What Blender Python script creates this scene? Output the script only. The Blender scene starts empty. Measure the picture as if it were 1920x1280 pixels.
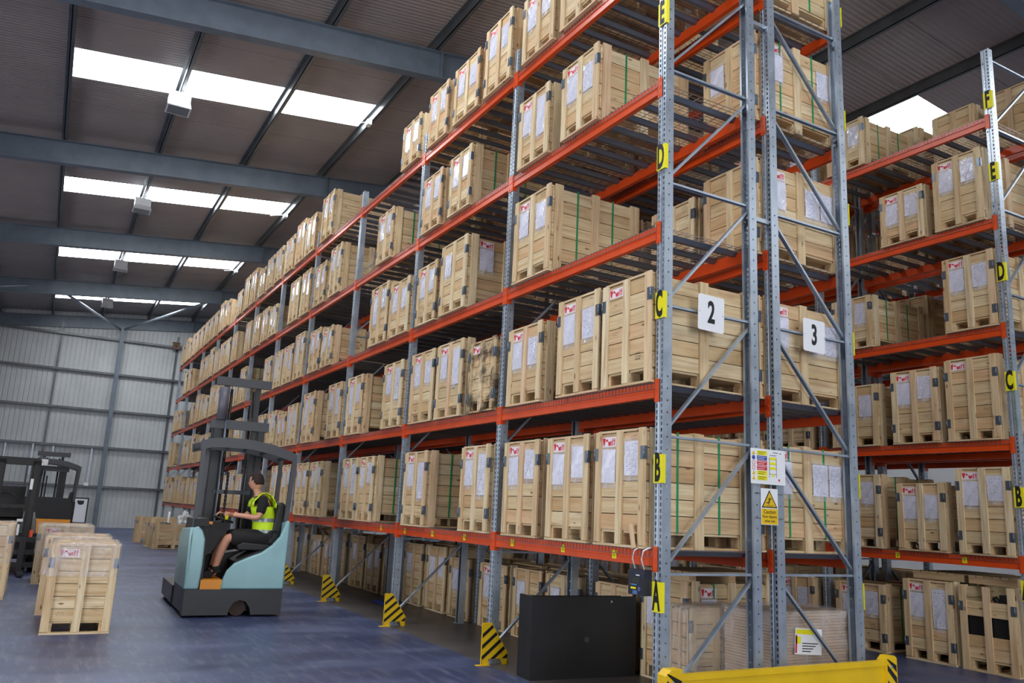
import bpy, bmesh, math, random
from mathutils import Vector, Matrix
random.seed(7)
S = bpy.context.scene
COL = S.collection
R = math.radians

# ------------------------------------------------------------------ camera
YAW, PITCH, ROLL = 0.508314291, 0.20621584, 0.0481110061
CAM = (-4.33151680, -5.17914348, 1.55835051)
fw = Vector((math.sin(YAW)*math.cos(PITCH), math.cos(YAW)*math.cos(PITCH), math.sin(PITCH)))
rt = Vector((math.cos(YAW), -math.sin(YAW), 0)); up = rt.cross(fw)
r2 = math.cos(ROLL)*rt + math.sin(ROLL)*up; u2 = -math.sin(ROLL)*rt + math.cos(ROLL)*up
cd = bpy.data.cameras.new('camera'); cam = bpy.data.objects.new('camera', cd); COL.objects.link(cam)
cam.matrix_world = Matrix(((r2.x, u2.x, -fw.x, CAM[0]), (r2.y, u2.y, -fw.y, CAM[1]), (r2.z, u2.z, -fw.z, CAM[2]), (0, 0, 0, 1)))
cd.sensor_width = 36; cd.lens = 1527.536/1920*36; cd.clip_end = 300; cd.clip_start = .05
S.camera = cam
# ------------------------------------------------------------------ world, lights, exposure
S.view_settings.view_transform = 'Standard'; S.view_settings.look = 'None'
S.view_settings.gamma = 1; S.view_settings.use_curve_mapping = False
S.view_settings.exposure = -0.25
W = bpy.data.worlds.new('world'); S.world = W; W.use_nodes = True
W.node_tree.nodes['Background'].inputs[0].default_value = (.75, .85, 1, 1)
W.node_tree.nodes['Background'].inputs[1].default_value = 1.0
ROOFLIGHT = 17.0
def area(name, loc, tgt, sx, sy, power, col):
    l = bpy.data.lights.new(name, 'AREA'); l.shape = 'RECTANGLE'; l.size = sx; l.size_y = sy; l.energy = power; l.color = col
    o = bpy.data.objects.new(name, l); COL.objects.link(o); o.location = loc
    o.rotation_euler = (Vector(tgt)-Vector(loc)).to_track_quat('-Z', 'Y').to_euler()
    return o
# area lights added for assumed, unseen loading doors: left wall and gable behind camera
area('assumed_door_daylight', (-12.8, 0, 3.0), (0, 1, 3.0), 6, 5.0, 1050, (.95, .97, 1))
area('assumed_door_daylight', (-12.8, 19, 3.0), (0, 19, 2.6), 5, 5.0, 260, (.95, .97, 1))
area('assumed_door_daylight', (-1.0, -13.6, 3.2), (0, 2, 3.2), 6, 5.6, 780, (.97, .98, 1))
area('assumed_door_daylight', (6, -13.6, 3.2), (3, 5, 2.6), 5, 5.0, 40, (.9, .95, 1))

# ------------------------------------------------------------------ dimensions
D = 1.0925; G = .1929; L = 2.8; NB = 11
HB = [1.2488, 2.6072, 3.9880, 5.3621, 6.7206]       # beam centre heights
BR = [1.1412, 2.2361, 3.3454, 4.4593, 5.5494, 6.6330]
X3 = D+G; X4 = 5.4915; X5 = X4+D+G; Y4 = .2
def zroof(x): return 9.94+.105*(min(x, 3.05-(x-3.05))+2.1) if x > 3.05 else 9.94+.105*(x+2.1)
YF = [37.2-7.3*i for i in range(8)]

# ------------------------------------------------------------------ helpers
def lin(c):
    return tuple(((v/255)/12.92 if v/255 <= .04045 else ((v/255+.055)/1.055)**2.4) for v in c)+(1,)
def put(o, parent=None, loc=None, rot=None, label=None, cat=None, group=None, kind=None):
    COL.objects.link(o)
    if parent is not None: o.parent = parent
    if loc is not None: o.location = loc
    if rot is not None: o.rotation_euler = rot
    if label: o['label'] = label
    if cat: o['category'] = cat
    if group: o['group'] = group
    if kind: o['kind'] = kind
    return o
def empty(name, loc=(0, 0, 0), rz=0, **k):
    o = bpy.data.objects.new(name, None); o.empty_display_size = .2
    return put(o, None, loc, (0, 0, rz), **k)
def ob(name, mesh, parent=None, loc=None, rot=None, **k):
    return put(bpy.data.objects.new(name, mesh), parent, loc, rot, **k)

class MB:
    """collects polygons; uv in metres with u along the longest side"""
    def __init__(s): s.v = []; s.f = []; s.uv = []; s.m = []; s.sm = []
    def quad(s, pts, uvs, m=0, sm=False):
        b = len(s.v); s.v += [tuple(p) for p in pts]; s.f.append(tuple(range(b, b+len(pts)))); s.uv += uvs; s.m.append(m); s.sm.append(sm)
    def box(s, x0, x1, y0, y1, z0, z1, m=0, M=None, skip=''):
        if x0 > x1: x0, x1 = x1, x0
        if y0 > y1: y0, y1 = y1, y0
        if z0 > z1: z0, z1 = z1, z0
        P = [Vector((x, y, z)) for z in (z0, z1) for y in (y0, y1) for x in (x0, x1)]
        dim = (x1-x0, y1-y0, z1-z0); ax = dim.index(max(dim))
        b = len(s.v); o = (random.uniform(0, 9), random.uniform(0, 9))
        s.v += [tuple(M @ p if M else p) for p in P]
        F = {'-z': ((0, 2, 3, 1), 2), '+z': ((4, 5, 7, 6), 2), '-y': ((0, 1, 5, 4), 1), '+y': ((2, 6, 7, 3), 1), '-x': ((0, 4, 6, 2), 0), '+x': ((1, 3, 7, 5), 0)}
        for k, (idx, n) in F.items():
            if k in skip: continue
            s.f.append(tuple(b+i for i in idx)); s.m.append(m); s.sm.append(False)
            oth = [a for a in range(3) if a != n]
            ua = ax if ax in oth else oth[0]; va = [a for a in oth if a != ua][0]
            for i in idx: s.uv.append((P[i][ua]+o[0], P[i][va]+o[1]+n*.37))
    def bar(s, a, b, w, h, m=0):
        a = Vector(a); b = Vector(b); d = b-a; Ln = d.length
        q = d.to_track_quat('X', 'Z').to_matrix().to_4x4(); q.translation = a
        s.box(0, Ln, -w/2, w/2, -h/2, h/2, m, M=q)
    def tube(s, pts, r, n=8, m=0, caps=True):
        pts = [Vector(p) for p in pts]; rings = []
        rr = r if isinstance(r, (list, tuple)) else [r]*len(pts)
        for i, p in enumerate(pts):
            t = (pts[min(i+1, len(pts)-1)]-pts[max(i-1, 0)]).normalized()
            a = t.cross(Vector((0, 0, 1))); a = a.normalized() if a.length > 1e-3 else Vector((1, 0, 0)); c = t.cross(a)
            b = len(s.v); rings.append(b)
            s.v += [tuple(p+rr[i]*(math.cos(2*math.pi*k/n)*a+math.sin(2*math.pi*k/n)*c)) for k in range(n)]
        for i in range(len(pts)-1):
            for k in range(n):
                s.f.append((rings[i]+k, rings[i]+(k+1) % n, rings[i+1]+(k+1) % n, rings[i+1]+k)); s.m.append(m); s.sm.append(True)
                s.uv += [(k/n, i), ((k+1)/n, i), ((k+1)/n, i+1), (k/n, i+1)]
        if caps:
            for rg, rev in ((rings[0], False), (rings[-1], True)):
                f = [rg+k for k in range(n)]
                s.f.append(tuple(f if rev else f[::-1])); s.m.append(m); s.sm.append(False); s.uv += [(0, 0)]*n
    def prism(s, pts, y0, y1, plane='xz', m=0):
        n = len(pts); b = len(s.v)
        def mk(p, t): return {'xz': (p[0], t, p[1]), 'yz': (t, p[0], p[1]), 'xy': (p[0], p[1], t)}[plane]
        s.v += [mk(p, y0) for p in pts]+[mk(p, y1) for p in pts]
        s.f.append(tuple(range(b, b+n))); s.f.append(tuple(range(b+2*n-1, b+n-1, -1)))
        s.m += [m, m]; s.sm += [False, False]; s.uv += [tuple(p) for p in pts]+[tuple(p) for p in pts[::-1]]
        for i in range(n):
            j = (i+1) % n
            s.f.append((b+i, b+n+i, b+n+j, b+j)); s.m.append(m); s.sm.append(False)
            s.uv += [(i*.1, y0), (i*.1, y1), (i*.1+.1, y1), (i*.1+.1, y0)]
    def mesh(s, name, *mats, fix=False):
        me = bpy.data.meshes.new(name); me.from_pydata(s.v, [], s.f)
        for m in mats: me.materials.append(m)
        me.polygons.foreach_set('material_index', s.m); me.polygons.foreach_set('use_smooth', s.sm)
        ul = me.uv_layers.new(name='UVMap')
        flat = [c for uv in s.uv for c in uv]; ul.data.foreach_set('uv', flat)
        if fix:
            bm = bmesh.new(); bm.from_mesh(me); bmesh.ops.recalc_face_normals(bm, faces=bm.faces); bm.to_mesh(me); bm.free()
        me.update(); return me
_bc = {}
def boxmesh(x0, x1, y0, y1, z0, z1, mat, name='piece', var=0):
    k = tuple(round(v, 3) for v in (x0, x1, y0, y1, z0, z1))+(mat.name, var)
    if k not in _bc:
        b = MB(); b.box(x0, x1, y0, y1, z0, z1); _bc[k] = b.mesh(name, mat)
    return _bc[k]
_tc = {}
def textmesh(txt, size, mat, bold=0.0, ext=.0005, sx=1.0, align='CENTER'):
    k = (txt, size, mat.name, bold, sx, align)
    if k in _tc: return _tc[k]
    c = bpy.data.curves.new('text', 'FONT'); c.body = txt; c.size = size; c.align_x = align; c.align_y = 'CENTER'
    c.offset = bold; c.extrude = ext; c.resolution_u = 3
    o = bpy.data.objects.new('text', c); COL.objects.link(o)
    dg = bpy.context.evaluated_depsgraph_get(); me = bpy.data.meshes.new_from_object(o.evaluated_get(dg))
    bpy.data.objects.remove(o); bpy.data.curves.remove(c)
    for v in me.vertices: v.co.x *= sx
    me.materials.clear(); me.materials.append(mat); _tc[k] = me
    return me
FY = (R(90), 0, 0)          # reads facing -Y
FX = (R(90), 0, R(-90))     # reads facing -X

# ------------------------------------------------------------------ materials
class NT:
    def __init__(s, name):
        s.mat = bpy.data.materials.new(name); s.mat.use_nodes = True; s.t = s.mat.node_tree; s.n = s.t.nodes
        s.b = s.n['Principled BSDF']
    def add(s, typ, **k):
        n = s.n.new(typ)
        for a, v in k.items():
            if isinstance(a, str) and hasattr(n, a): setattr(n, a, v)
        return n
    def link(s, a, b): s.t.links.new(a, b)
    def math(s, op, a, b=None, c=None):
        n = s.n.new('ShaderNodeMath'); n.operation = op
        for i, v in enumerate((a, b, c)):
            if v is None: continue
            if isinstance(v, (int, float)): n.inputs[i].default_value = v
            else: s.link(v, n.inputs[i])
        return n.outputs[0]
    def ramp(s, fac, stops):
        n = s.n.new('ShaderNodeValToRGB'); e = n.color_ramp.elements
        while len(e) < len(stops): e.new(.5)
        for el, (p, c) in zip(e, stops): el.position = p; el.color = c
        s.link(fac, n.inputs[0]); return n.outputs[0]
    def noise(s, vec, scale, detail=3, rough=.5):
        n = s.n.new('ShaderNodeTexNoise'); n.inputs['Scale'].default_value = scale; n.inputs['Detail'].default_value = detail
        n.inputs['Roughness'].default_value = rough
        if vec is not None: s.link(vec, n.inputs['Vector'])
        return n.outputs[0]
    def mapping(s, vec, scale=(1, 1, 1), loc=None):
        n = s.n.new('ShaderNodeMapping'); n.inputs['Scale'].default_value = scale; s.link(vec, n.inputs['Vector'])
        if loc is not None: s.link(loc, n.inputs['Location'])
        return n.outputs[0]
    def mix(s, f, a, b, bt='MIX'):
        n = s.n.new('ShaderNodeMix'); n.data_type = 'RGBA'; n.blend_type = bt
        for i, v in ((0, f), (6, a), (7, b)):
            if isinstance(v, (int, float)): n.inputs[i].default_value = v
            elif isinstance(v, tuple): n.inputs[i].default_value = v
            else: s.link(v, n.inputs[i])
        return n.outputs[2]
    def bump(s, h, st=.2, dist=.01):
        n = s.n.new('ShaderNodeBump'); n.inputs['Strength'].default_value = st; n.inputs['Distance'].default_value = dist
        s.link(h, n.inputs['Height']); s.link(n.outputs[0], s.b.inputs['Normal'])
    def set(s, **k):
        for a, v in k.items():
            i = s.b.inputs[a.replace('_', ' ')]
            if isinstance(v, (int, float, tuple)): i.default_value = v
            else: s.link(v, i)
        return s
def plain(name, c, rough=.5, metal=0, **k):
    m = NT(name); m.set(Base_Color=lin(c), Roughness=rough, Metallic=metal, **k); return m.mat
def painted(name, c, rough=.45, var=.12, metal=0):
    m = NT(name); tc = m.add('ShaderNodeTexCoord'); n = m.noise(tc.outputs['Object'], 3.5, 4)
    a = lin(c); d = tuple(v*(1-var*2) for v in a[:3])+(1,)
    m.set(Base_Color=m.ramp(n, [(.35, d), (.6, a)]), Roughness=rough, Metallic=metal); return m.mat

def wood(name, cols, dirty=False):
    m = NT(name); uv = m.add('ShaderNodeUVMap').outputs[0]
    oi = m.add('ShaderNodeObjectInfo').outputs['Random']; geo = m.add('ShaderNodeNewGeometry').outputs['Random Per Island']
    r = m.math('FRACT', m.math('ADD', m.math('MULTIPLY', oi, 7.31), geo))
    off = m.add('ShaderNodeCombineXYZ'); m.link(m.math('MULTIPLY', r, 37.0), off.inputs[0]); m.link(m.math('MULTIPLY', r, 91.0), off.inputs[1])
    v = m.mapping(uv, (1, 1, 1), off.outputs[0])
    v1 = m.mapping(v, (1.6, 26, 1)); g = m.noise(v1, 1.0, 5, .6)
    v2 = m.mapping(v, (5, 160, 1)); g2 = m.noise(v2, 1.0, 3, .6)
    v3 = m.mapping(v, (1.2, 4, 1)); blot = m.noise(v3, 1.3, 3)
    base = m.ramp(r, cols)
    c = m.mix(m.ramp(g, [(.42, (0, 0, 0, 1)), (.7, (1, 1, 1, 1))]), base, lin((184, 148, 106)))
    c = m.mix(m.math('MULTIPLY', g2, .25), c, lin((158, 124, 86)))
    c = m.mix(m.ramp(blot, [(.45, (0, 0, 0, 1)), (.75, (.45, .45, .45, 1))]), c, lin((236, 218, 176)))
    vo = m.add('ShaderNodeTexVoronoi'); vo.inputs['Scale'].default_value = 1.0; m.link(m.mapping(v, (3.2, 9, 1)), vo.inputs['Vector'])
    c = m.mix(m.ramp(vo.outputs['Distance'], [(.04, (.95, .95, .95, 1)), (.13, (0, 0, 0, 1))]), c, lin((112, 68, 40)))
    if dirty:
        tc = m.add('ShaderNodeTexCoord').outputs['Object']; dn = m.noise(tc, 5, 5, .65)
        c = m.mix(m.ramp(dn, [(.45, (0, 0, 0, 1)), (.58, (.85, .85, .85, 1))]), c, lin((70, 56, 44)))
    m.set(Base_Color=c, Roughness=.75); m.bump(g2, .25, .004); return m.mat
WC = [(0, lin((228, 208, 168))), (.22, lin((214, 188, 144))), (.42, lin((234, 218, 182))), (.6, lin((202, 168, 120))), (.78, lin((226, 186, 144))), (1, lin((200, 184, 146)))]
WC2 = [(0, lin((236, 222, 188))), (.4, lin((226, 206, 168))), (.7, lin((214, 188, 148))), (1, lin((230, 196, 164)))]
M_wood = wood('pine_boards', WC); M_batten = wood('pine_battens', WC2); M_dirty = wood('stained_pine', WC, True)
M_dark_in = plain('crate_inside', (52, 42, 32), .9)

def galv(name, holes=None):
    m = NT(name); tc = m.add('ShaderNodeTexCoord').outputs['Object']
    vo = m.add('ShaderNodeTexVoronoi'); vo.inputs['Scale'].default_value = 70; m.link(tc, vo.inputs['Vector'])
    n = m.noise(tc, 6, 4)
    f = n
    m.set(Base_Color=m.ramp(f, [(.25, lin((158, 170, 184))), (.75, lin((188, 198, 210)))]), Metallic=.6, Roughness=m.ramp(f, [(.3, (.30,)*3+(1,)), (.7, (.38,)*3+(1,))]))
    if holes:
        uv = m.add('ShaderNodeUVMap').outputs[0]; sp = m.add('ShaderNodeSeparateXYZ'); m.link(uv, sp.inputs[0])
        u, v = sp.outputs[0], sp.outputs[1]       # u = arc position in metres, v = height
        mask = None
        for cu, half, per, hh, ph in holes:
            du = m.math('LESS_THAN', m.math('ABSOLUTE', m.math('SUBTRACT', u, cu)), half)
            fv = m.math('FRACT', m.math('ADD', m.math('DIVIDE', v, per), ph))
            dv = m.math('LESS_THAN', m.math('ABSOLUTE', m.math('SUBTRACT', fv, .5)), hh/per/2)
            h = m.math('MULTIPLY', du, dv); mask = h if mask is None else m.math('MAXIMUM', mask, h)
        m.link(m.math('SUBTRACT', 1.0, mask), m.b.inputs['Alpha'])
    return m.mat
M_galv = galv('galvanised_steel')
# arc: lip .02 | side .09 | front .035 groove .03 front .035 | side .09 | lip .02
M_up = galv('perforated_upright', [(.130, .0085, .05, .030, 0), (.190, .0085, .05, .030, .0), (.065, .0065, .10, .015, .3), (.255, .0065, .10, .015, .3)])
M_deck = plain('deck_steel', (104, 110, 122), .45, .6)
M_wire = plain('zinc_wire', (150, 140, 142), .4, .7)
M_orange = painted('orange_beam_paint', (220, 76, 22), .34, .06)
M_clip = plain('clip_steel', (118, 128, 140), .35, .7)
M_strap = plain('green_strap', (30, 140, 88), .4)
M_yellow = painted('yellow_paint', (232, 190, 20), .4, .05)
M_yel2 = plain('yellow_label', (236, 226, 20), .5)
M_black = plain('black_paint', (22, 22, 24), .5)
M_ink = plain('black_print', (18, 18, 20), .6)
M_red = plain('red_print', (206, 30, 60), .6)
M_white = plain('white_plate', (232, 234, 238), .4)
M_label = plain('white_label', (236, 226, 232), .5)
M_film = NT('clear_film')
def film(name, base, tr, rough=.18):
    m = NT(name); tc = m.add('ShaderNodeTexCoord').outputs['Object']
    n = m.noise(m.mapping(tc, (1, 1, .5)), 7, 2, .5)
    m.set(Base_Color=lin(base), Roughness=rough, Alpha=m.ramp(n, [(.4, (tr,)*3+(1,)), (.7, (tr+.22,)*3+(1,))]), Specular_IOR_Level=.9); m.bump(n, 1.0, .05); return m.mat
M_film = film('clear_film', (235, 235, 240), .18, .12); M_wrap = film('stretch_wrap', (230, 226, 230), .16, .16)
def paper(name, phase):
    m = NT(name); uv = m.add('ShaderNodeUVMap').outputs[0]; sp = m.add('ShaderNodeSeparateXYZ'); m.link(uv, sp.inputs[0])
    oi = m.add('ShaderNodeObjectInfo').outputs['Random']
    u, v = sp.outputs[0], sp.outputs[1]
    row = m.math('MULTIPLY', v, 17.0); fr = m.math('FRACT', row); fl = m.math('FLOOR', row)
    line = m.math('LESS_THAN', m.math('ABSOLUTE', m.math('SUBTRACT', fr, .5)), .17)
    cv = m.add('ShaderNodeCombineXYZ'); m.link(m.math('MULTIPLY', u, 9.0), cv.inputs[0]); m.link(m.math('ADD', m.math('MULTIPLY', fl, 5.3), m.math('MULTIPLY', oi, 50.0)), cv.inputs[1])
    words = m.math('GREATER_THAN', m.noise(cv.outputs[0], 1.0, 2), phase)
    inb = m.math('MULTIPLY', m.math('LESS_THAN', m.math('ABSOLUTE', m.math('SUBTRACT', u, .5)), .40), m.math('LESS_THAN', m.math('ABSOLUTE', m.math('SUBTRACT', v, .5)), .43))
    mk = m.math('MULTIPLY', m.math('MULTIPLY', line, words), inb)
    m.set(Base_Color=m.mix(m.math('MULTIPLY', mk, .75), lin((224, 224, 242)), lin((76, 78, 104))), Roughness=.35, Coat_Weight=.5, Coat_Roughness=.12)
    tc = m.add('ShaderNodeTexCoord').outputs['Object']; m.bump(m.noise(tc, 14, 3), .35, .01); return m.mat
M_pap1 = paper('printed_list', .52); M_pap2 = paper('sparse_form', .66)

# floor
m = NT('worn_painted_concrete'); tc = m.add('ShaderNodeTexCoord').outputs['Object']
n1 = m.noise(m.mapping(tc, (.5, 1.4, 1)), .9, 5, .6); n2 = m.noise(tc, 14, 6, .7); n3 = m.noise(m.mapping(tc, (6, .8, 1)), 2.2, 5, .7)
blue = m.ramp(n1, [(.3, lin((38, 50, 90))), (.5, lin((54, 67, 108))), (.72, lin((96, 108, 144)))])
blue = m.mix(m.ramp(n3, [(.5, (0, 0, 0, 1)), (.72, (.55, .55, .55, 1))]), blue, lin((134, 140, 158)))
blue = m.mix(m.math('MULTIPLY', n2, .35), blue, lin((70, 76, 96)))
grey = m.ramp(n1, [(.3, lin((74, 70, 70))), (.7, lin((100, 95, 93)))]); grey = m.mix(m.math('MULTIPLY', n2, .4), grey, lin((66, 62, 62)))
sp = m.add('ShaderNodeSeparateXYZ'); m.link(tc, sp.inputs[0]); wob = m.math('MULTIPLY', m.math('SUBTRACT', m.noise(tc, 5, 3), .5), .12)
x = m.math('ADD', sp.outputs[0], wob)
def inrange(a, b): return m.math('MULTIPLY', m.math('GREATER_THAN', x, a), m.math('LESS_THAN', x, b))
strip = m.math('MAXIMUM', inrange(-.06, 2.45), inrange(5.62, 8.2)); strip = m.math('MULTIPLY', strip, m.math('GREATER_THAN', sp.outputs[1], -.1))
m.set(Base_Color=m.mix(strip, blue, grey), Roughness=m.ramp(n1, [(.3, (.34,)*3+(1,)), (.7, (.5,)*3+(1,))])); m.bump(n2, .12, .004)
M_floor = m.mat
def ribbed(name, c, axis, per, st, rough=.5, metal=.0):
    m = NT(name); tc = m.add('ShaderNodeTexCoord').outputs['Object']; sp = m.add('ShaderNodeSeparateXYZ'); m.link(tc, sp.inputs[0])
    w = m.math('SINE', m.math('MULTIPLY', sp.outputs[axis], 2*math.pi/per)); n = m.noise(tc, 1.2, 4)
    a = lin(c); m.set(Base_Color=m.ramp(n, [(.3, tuple(v*.86 for v in a[:3])+(1,)), (.7, a)]), Roughness=rough, Metallic=metal); m.bump(w, st, .01); return m.mat
M_liner = ribbed('roof_liner', (158, 150, 149), 1, .1, .5)
M_walls = ribbed('wall_liner', (190, 194, 196), 0, .2, .0)
M_steel = painted('grey_steelwork', (104, 116, 130), .4, .08)
M_purl = painted('galvanised_purlin', (104, 108, 112), .38, .1, .5)
m = NT('rooflight_daylight'); m.set(Base_Color=(.9, .9, .9, 1), Emission_Color=(.95, .98, 1, 1), Emission_Strength=ROOFLIGHT); M_rl = m.mat

# ------------------------------------------------------------------ building shell
XL, XR, YN, YW = -13., 19., -14., 37.2
b = MB(); b.box(XL, XR, YN, YW+.2, -.15, 0)
ob('floor', b.mesh('floor', M_floor), kind='structure')
# far wall: corrugated liner sheet
b = MB(); per = .2; prof = []
xx = XL
while xx < XR:
    prof += [(xx, 0), (xx+.13, 0), (xx+.15, .022), (xx+.18, .022)]; xx += per
prof.append((XR, 0))
for (xa, da), (xb, db) in zip(prof[:-1], prof[1:]):
    b.quad([(xa, YW+da, 0), (xb, YW+db, 0), (xb, YW+db, zroof(xb)), (xa, YW+da, zroof(xa))], [(0, 0)]*4)
b.box(XL, XR, YW+.03, YW+.15, 0, 10.5)
WF = ob('wall_far', b.mesh('wall_far', M_walls), kind='structure')
for z in (1.8, 3.58, 5.28, 7.01, 8.66): ob('girt', boxmesh(XL, XR, YW-.16, YW, -.05, .05, M_purl, 'girt'), WF, (0, 0, z))
for xc in (-10.0, -2.0, 6.0, 14.0):
    c = MB(); zt = zroof(xc)-.7
    c.box(-.09, .09, -.36, -.345, 0, zt); c.box(-.09, .09, -.175, -.16, 0, zt); c.box(-.008, .008, -.345, -.175, 0, zt)
    ob('column', c.mesh('column', M_steel), WF, (xc, YW, 0))
for xc in (-4.5, .5): ob('sag_bar', boxmesh(-.05, .05, -.04, 0, 0, 9.2, M_purl, 'sag_bar'), WF, (xc, YW, 0))
for xc, z0, z1 in ((-5.95, 2.6, 3.5), (-4.9, 2.2, 3.55), (-4.1, 2.6, 3.5), (-2.55, 1.95, 3.5)):
    ob('conduit', boxmesh(-.03, .03, -.22, -.165, z0, z1, M_galv, 'conduit'), WF, (xc, YW, 0))
ob('socket_box', boxmesh(-.09, .09, -.26, -.17, 1.82, 1.96, M_white, 'socket_box'), WF, (-2.58, YW, 0))
# side and near walls
b = MB(); b.box(XL-.15, XL, YN, YW, 0, 9); ob('wall_left', b.mesh('wall_left', M_walls), kind='structure')
b = MB(); b.box(XR, XR+.15, YN, YW, 0, 9); ob('wall_right', b.mesh('wall_right', M_walls), kind='structure')
b = MB(); b.box(XL, XR, YN-.15, YN, 0, 10.5); ob('wall_near', b.mesh('wall_near', M_walls), kind='structure')
# roof
b = MB()
for xa, xb in ((XL, 3.05), (3.05, XR)):
    b.quad([(xa, YN, zroof(xa)+.12), (xb, YN, zroof(xb)+.12), (xb, YW+.2, zroof(xb)+.12), (xa, YW+.2, zroof(xa)+.12)], [(0, 0)]*4)
CE = ob('ceiling', b.mesh('ceiling', M_liner), kind='structure')
mod = 7.3/6
def slab(xa, xb, ya, yb, mat, nm):
    q = MB(); za, zb = zroof(xa), zroof(xb)
    for (dz, fl) in ((0, 0), (.06, 1)):
        p = [(xa, ya, za+dz), (xb, ya, zb+dz), (xb, yb, zb+dz), (xa, yb, za+dz)]
        q.quad(p if fl else p[::-1], [(0, 0)]*4)
    q.quad([(xa, ya, za), (xb, ya, zb), (xb, ya, zb+.06), (xa, ya, za+.06)], [(0, 0)]*4)
    q.quad([(xa, yb, za+.06), (xb, yb, zb+.06), (xb, yb, zb), (xa, yb, za)], [(0, 0)]*4)
    return ob(nm, q.mesh(nm, mat), CE)
y = 11.0-21*mod
while y < YW:
    ya, yb = max(y+.006, YN), min(y+mod-.006, YW+.1)
    k = round((y-11.0)/mod); rl = (k % 6 == 0)
    if yb-ya > .1:
        if rl:
            slab(XL, -5, ya, yb, M_liner, 'roof_panel'); slab(1, 3.05, ya, yb, M_liner, 'roof_panel'); slab(3.05, 9.05, ya, yb, M_liner, 'roof_panel'); slab(15, XR, ya, yb, M_liner, 'roof_panel')
            for xa in (-5, -3, -1, 9.05, 11.05, 13.05): slab(xa, min(xa+2, 15), ya, yb, M_rl, 'rooflight')
        else:
            slab(XL, 3.05, ya, yb, M_liner, 'roof_panel'); slab(3.05, XR, ya, yb, M_liner, 'roof_panel')
    y += mod
for xc in [-5+2*i for i in range(-4, 12)]:
    z = zroof(xc)
    q = MB(); q.box(-.008, .008, YN, YW, -.2, 0); q.box(-.008, .07, YN, YW, -.2, -.19); q.box(-.07, .008, YN, YW, -.012, 0)
    ob('purlin', q.mesh('purlin', M_purl), CE, (xc, 0, z))
for yf in YF:
    q = MB()
    for xa, xb in ((XL, 3.05), (3.05, XR)):
        za, zb = zroof(xa)-.2, zroof(xb)-.2
        def pl(t0, t1, y0, y1): q.prism([(xa, za-t1), (xb, zb-t1), (xb, zb-t0), (xa, za-t0)], y0, y1)
        pl(0, .015, yf-.1, yf+.1); pl(.015, .535, yf-.006, yf+.006); pl(.535, .55, yf-.1, yf+.1)
    for xs in (1.15, 3.05, 5.0): zt = zroof(xs)-.215; q.box(xs-.01, xs+.01, yf-.1, yf+.1, zt-.52, zt)
    ob('rafter', q.mesh('rafter', M_steel, fix=True), CE)
for a, c in (((-5, 30.0, 9.25), (-2.1, 37.0, 9.15)), ((1, 30.0, 9.75), (-2.0, 37.0, 9.15)), ((-8, 30.0, 8.6), (-5.8, 29.9, 9.1))):
    q = MB(); q.tube([a, c], .055, 10); ob('brace_tube', q.mesh('brace_tube', M_galv), CE)
for yy in (11.6, 18.9, 26.2): 
    q = MB(); q.box(-.05, .05, -.09, .09, -.12, 0); q.tube([(-.35, .5, .02), (0, 0, -.03)], .006, 5)
    ob('junction_box', q.mesh('junction_box', M_white), CE, (.93, yy-.2, zroof(.93)-.2))

# ------------------------------------------------------------------ hanging high-bay fittings
for i, (yy, lb) in enumerate(((11.6, 'nearest white boxy high-bay light hanging from the roof'), (18.6, 'white boxy high-bay light, second nearest of the hanging row'), (25.7, 'white boxy high-bay light below the far lit rooflight strip'), (32.4, 'farthest white boxy high-bay light, beside the crossed roof braces'))):
    t = empty('high_bay_light', (-3, yy, 9.33), 0, label=lb, cat='light', group='high-bay lights hanging from the roof')
    q = MB(); q.box(-.2, .2, -.2, .2, 0, .2); q.prism([(-.2, 0), (.2, 0), (.23, -.12), (-.23, -.12)], -.22, .22); ob('housing', q.mesh('housing', M_white, fix=True), t)
    q = MB(); q.box(-.2, .2, -.19, .19, -.125, -.119); ob('glass_cover', q.mesh('glass_cover', plain('lamp_glass', (120, 124, 130), .15)), t)
    for s in (-1, 1):
        q = MB(); q.tube([(s*.14, 0, .2), (s*.06, 0, .27), (s*.02, 0, .305)], .006, 5); ob('cable', q.mesh('cable', M_white), t)

# ------------------------------------------------------------------ racking
def upright_mesh(h):
    # profile (x,y) along arc; front at x=0
    pr = [(.09, -.03), (.09, -.05), (0, -.05), (0, -.015), (.009, -.011), (.009, .011), (0, .015), (0, .05), (.09, .05), (.09, .03)]
    us = [0]
    acc = [0, .02, .11, .145, .15, .17, .175, .21, .30, .32]
    b = MB(); t = .0025
    for off in (0, 1):
        P = []
        for i, (x, y) in enumerate(pr):
            if off == 0: P.append((x, y))
            else: P.append((x+t if x < .05 else x-t, y-math.copysign(t, y)))
        for i in range(len(P)-1):
            (xa, ya), (xb, yb) = P[i], P[i+1]
            q = [(xa, ya, 0), (xb, yb, 0), (xb, yb, h), (xa, ya, h)]; uvs = [(acc[i], 0), (acc[i+1], 0), (acc[i+1], h), (acc[i], h)]
            if off: q = q[::-1]; uvs = uvs[::-1]
            b.quad(q, uvs)
    b.box(-.01, .12, -.07, .07, 0, .006)
    return b.mesh('upright', M_up)
UP = {h: upright_mesh(h) for h in (7.13, 7.72)}
def brace_mesh(p, q_):
    b = MB(); a = Vector(p); c = Vector(q_); d = c-a
    q = d.to_track_quat('X', 'Y').to_matrix().to_4x4(); q.translation = a; n = d.length
    # channel: web plus two flanges (opening away from -Y)
    b.box(0, n, -.002, .002, -.02, .02, M=q)
    b.box(0, n, -.018, .002, .018, .021, M=q); b.box(0, n, -.018, .002, -.021, -.018, M=q)
    return b.mesh('brace', M_galv)
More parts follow.
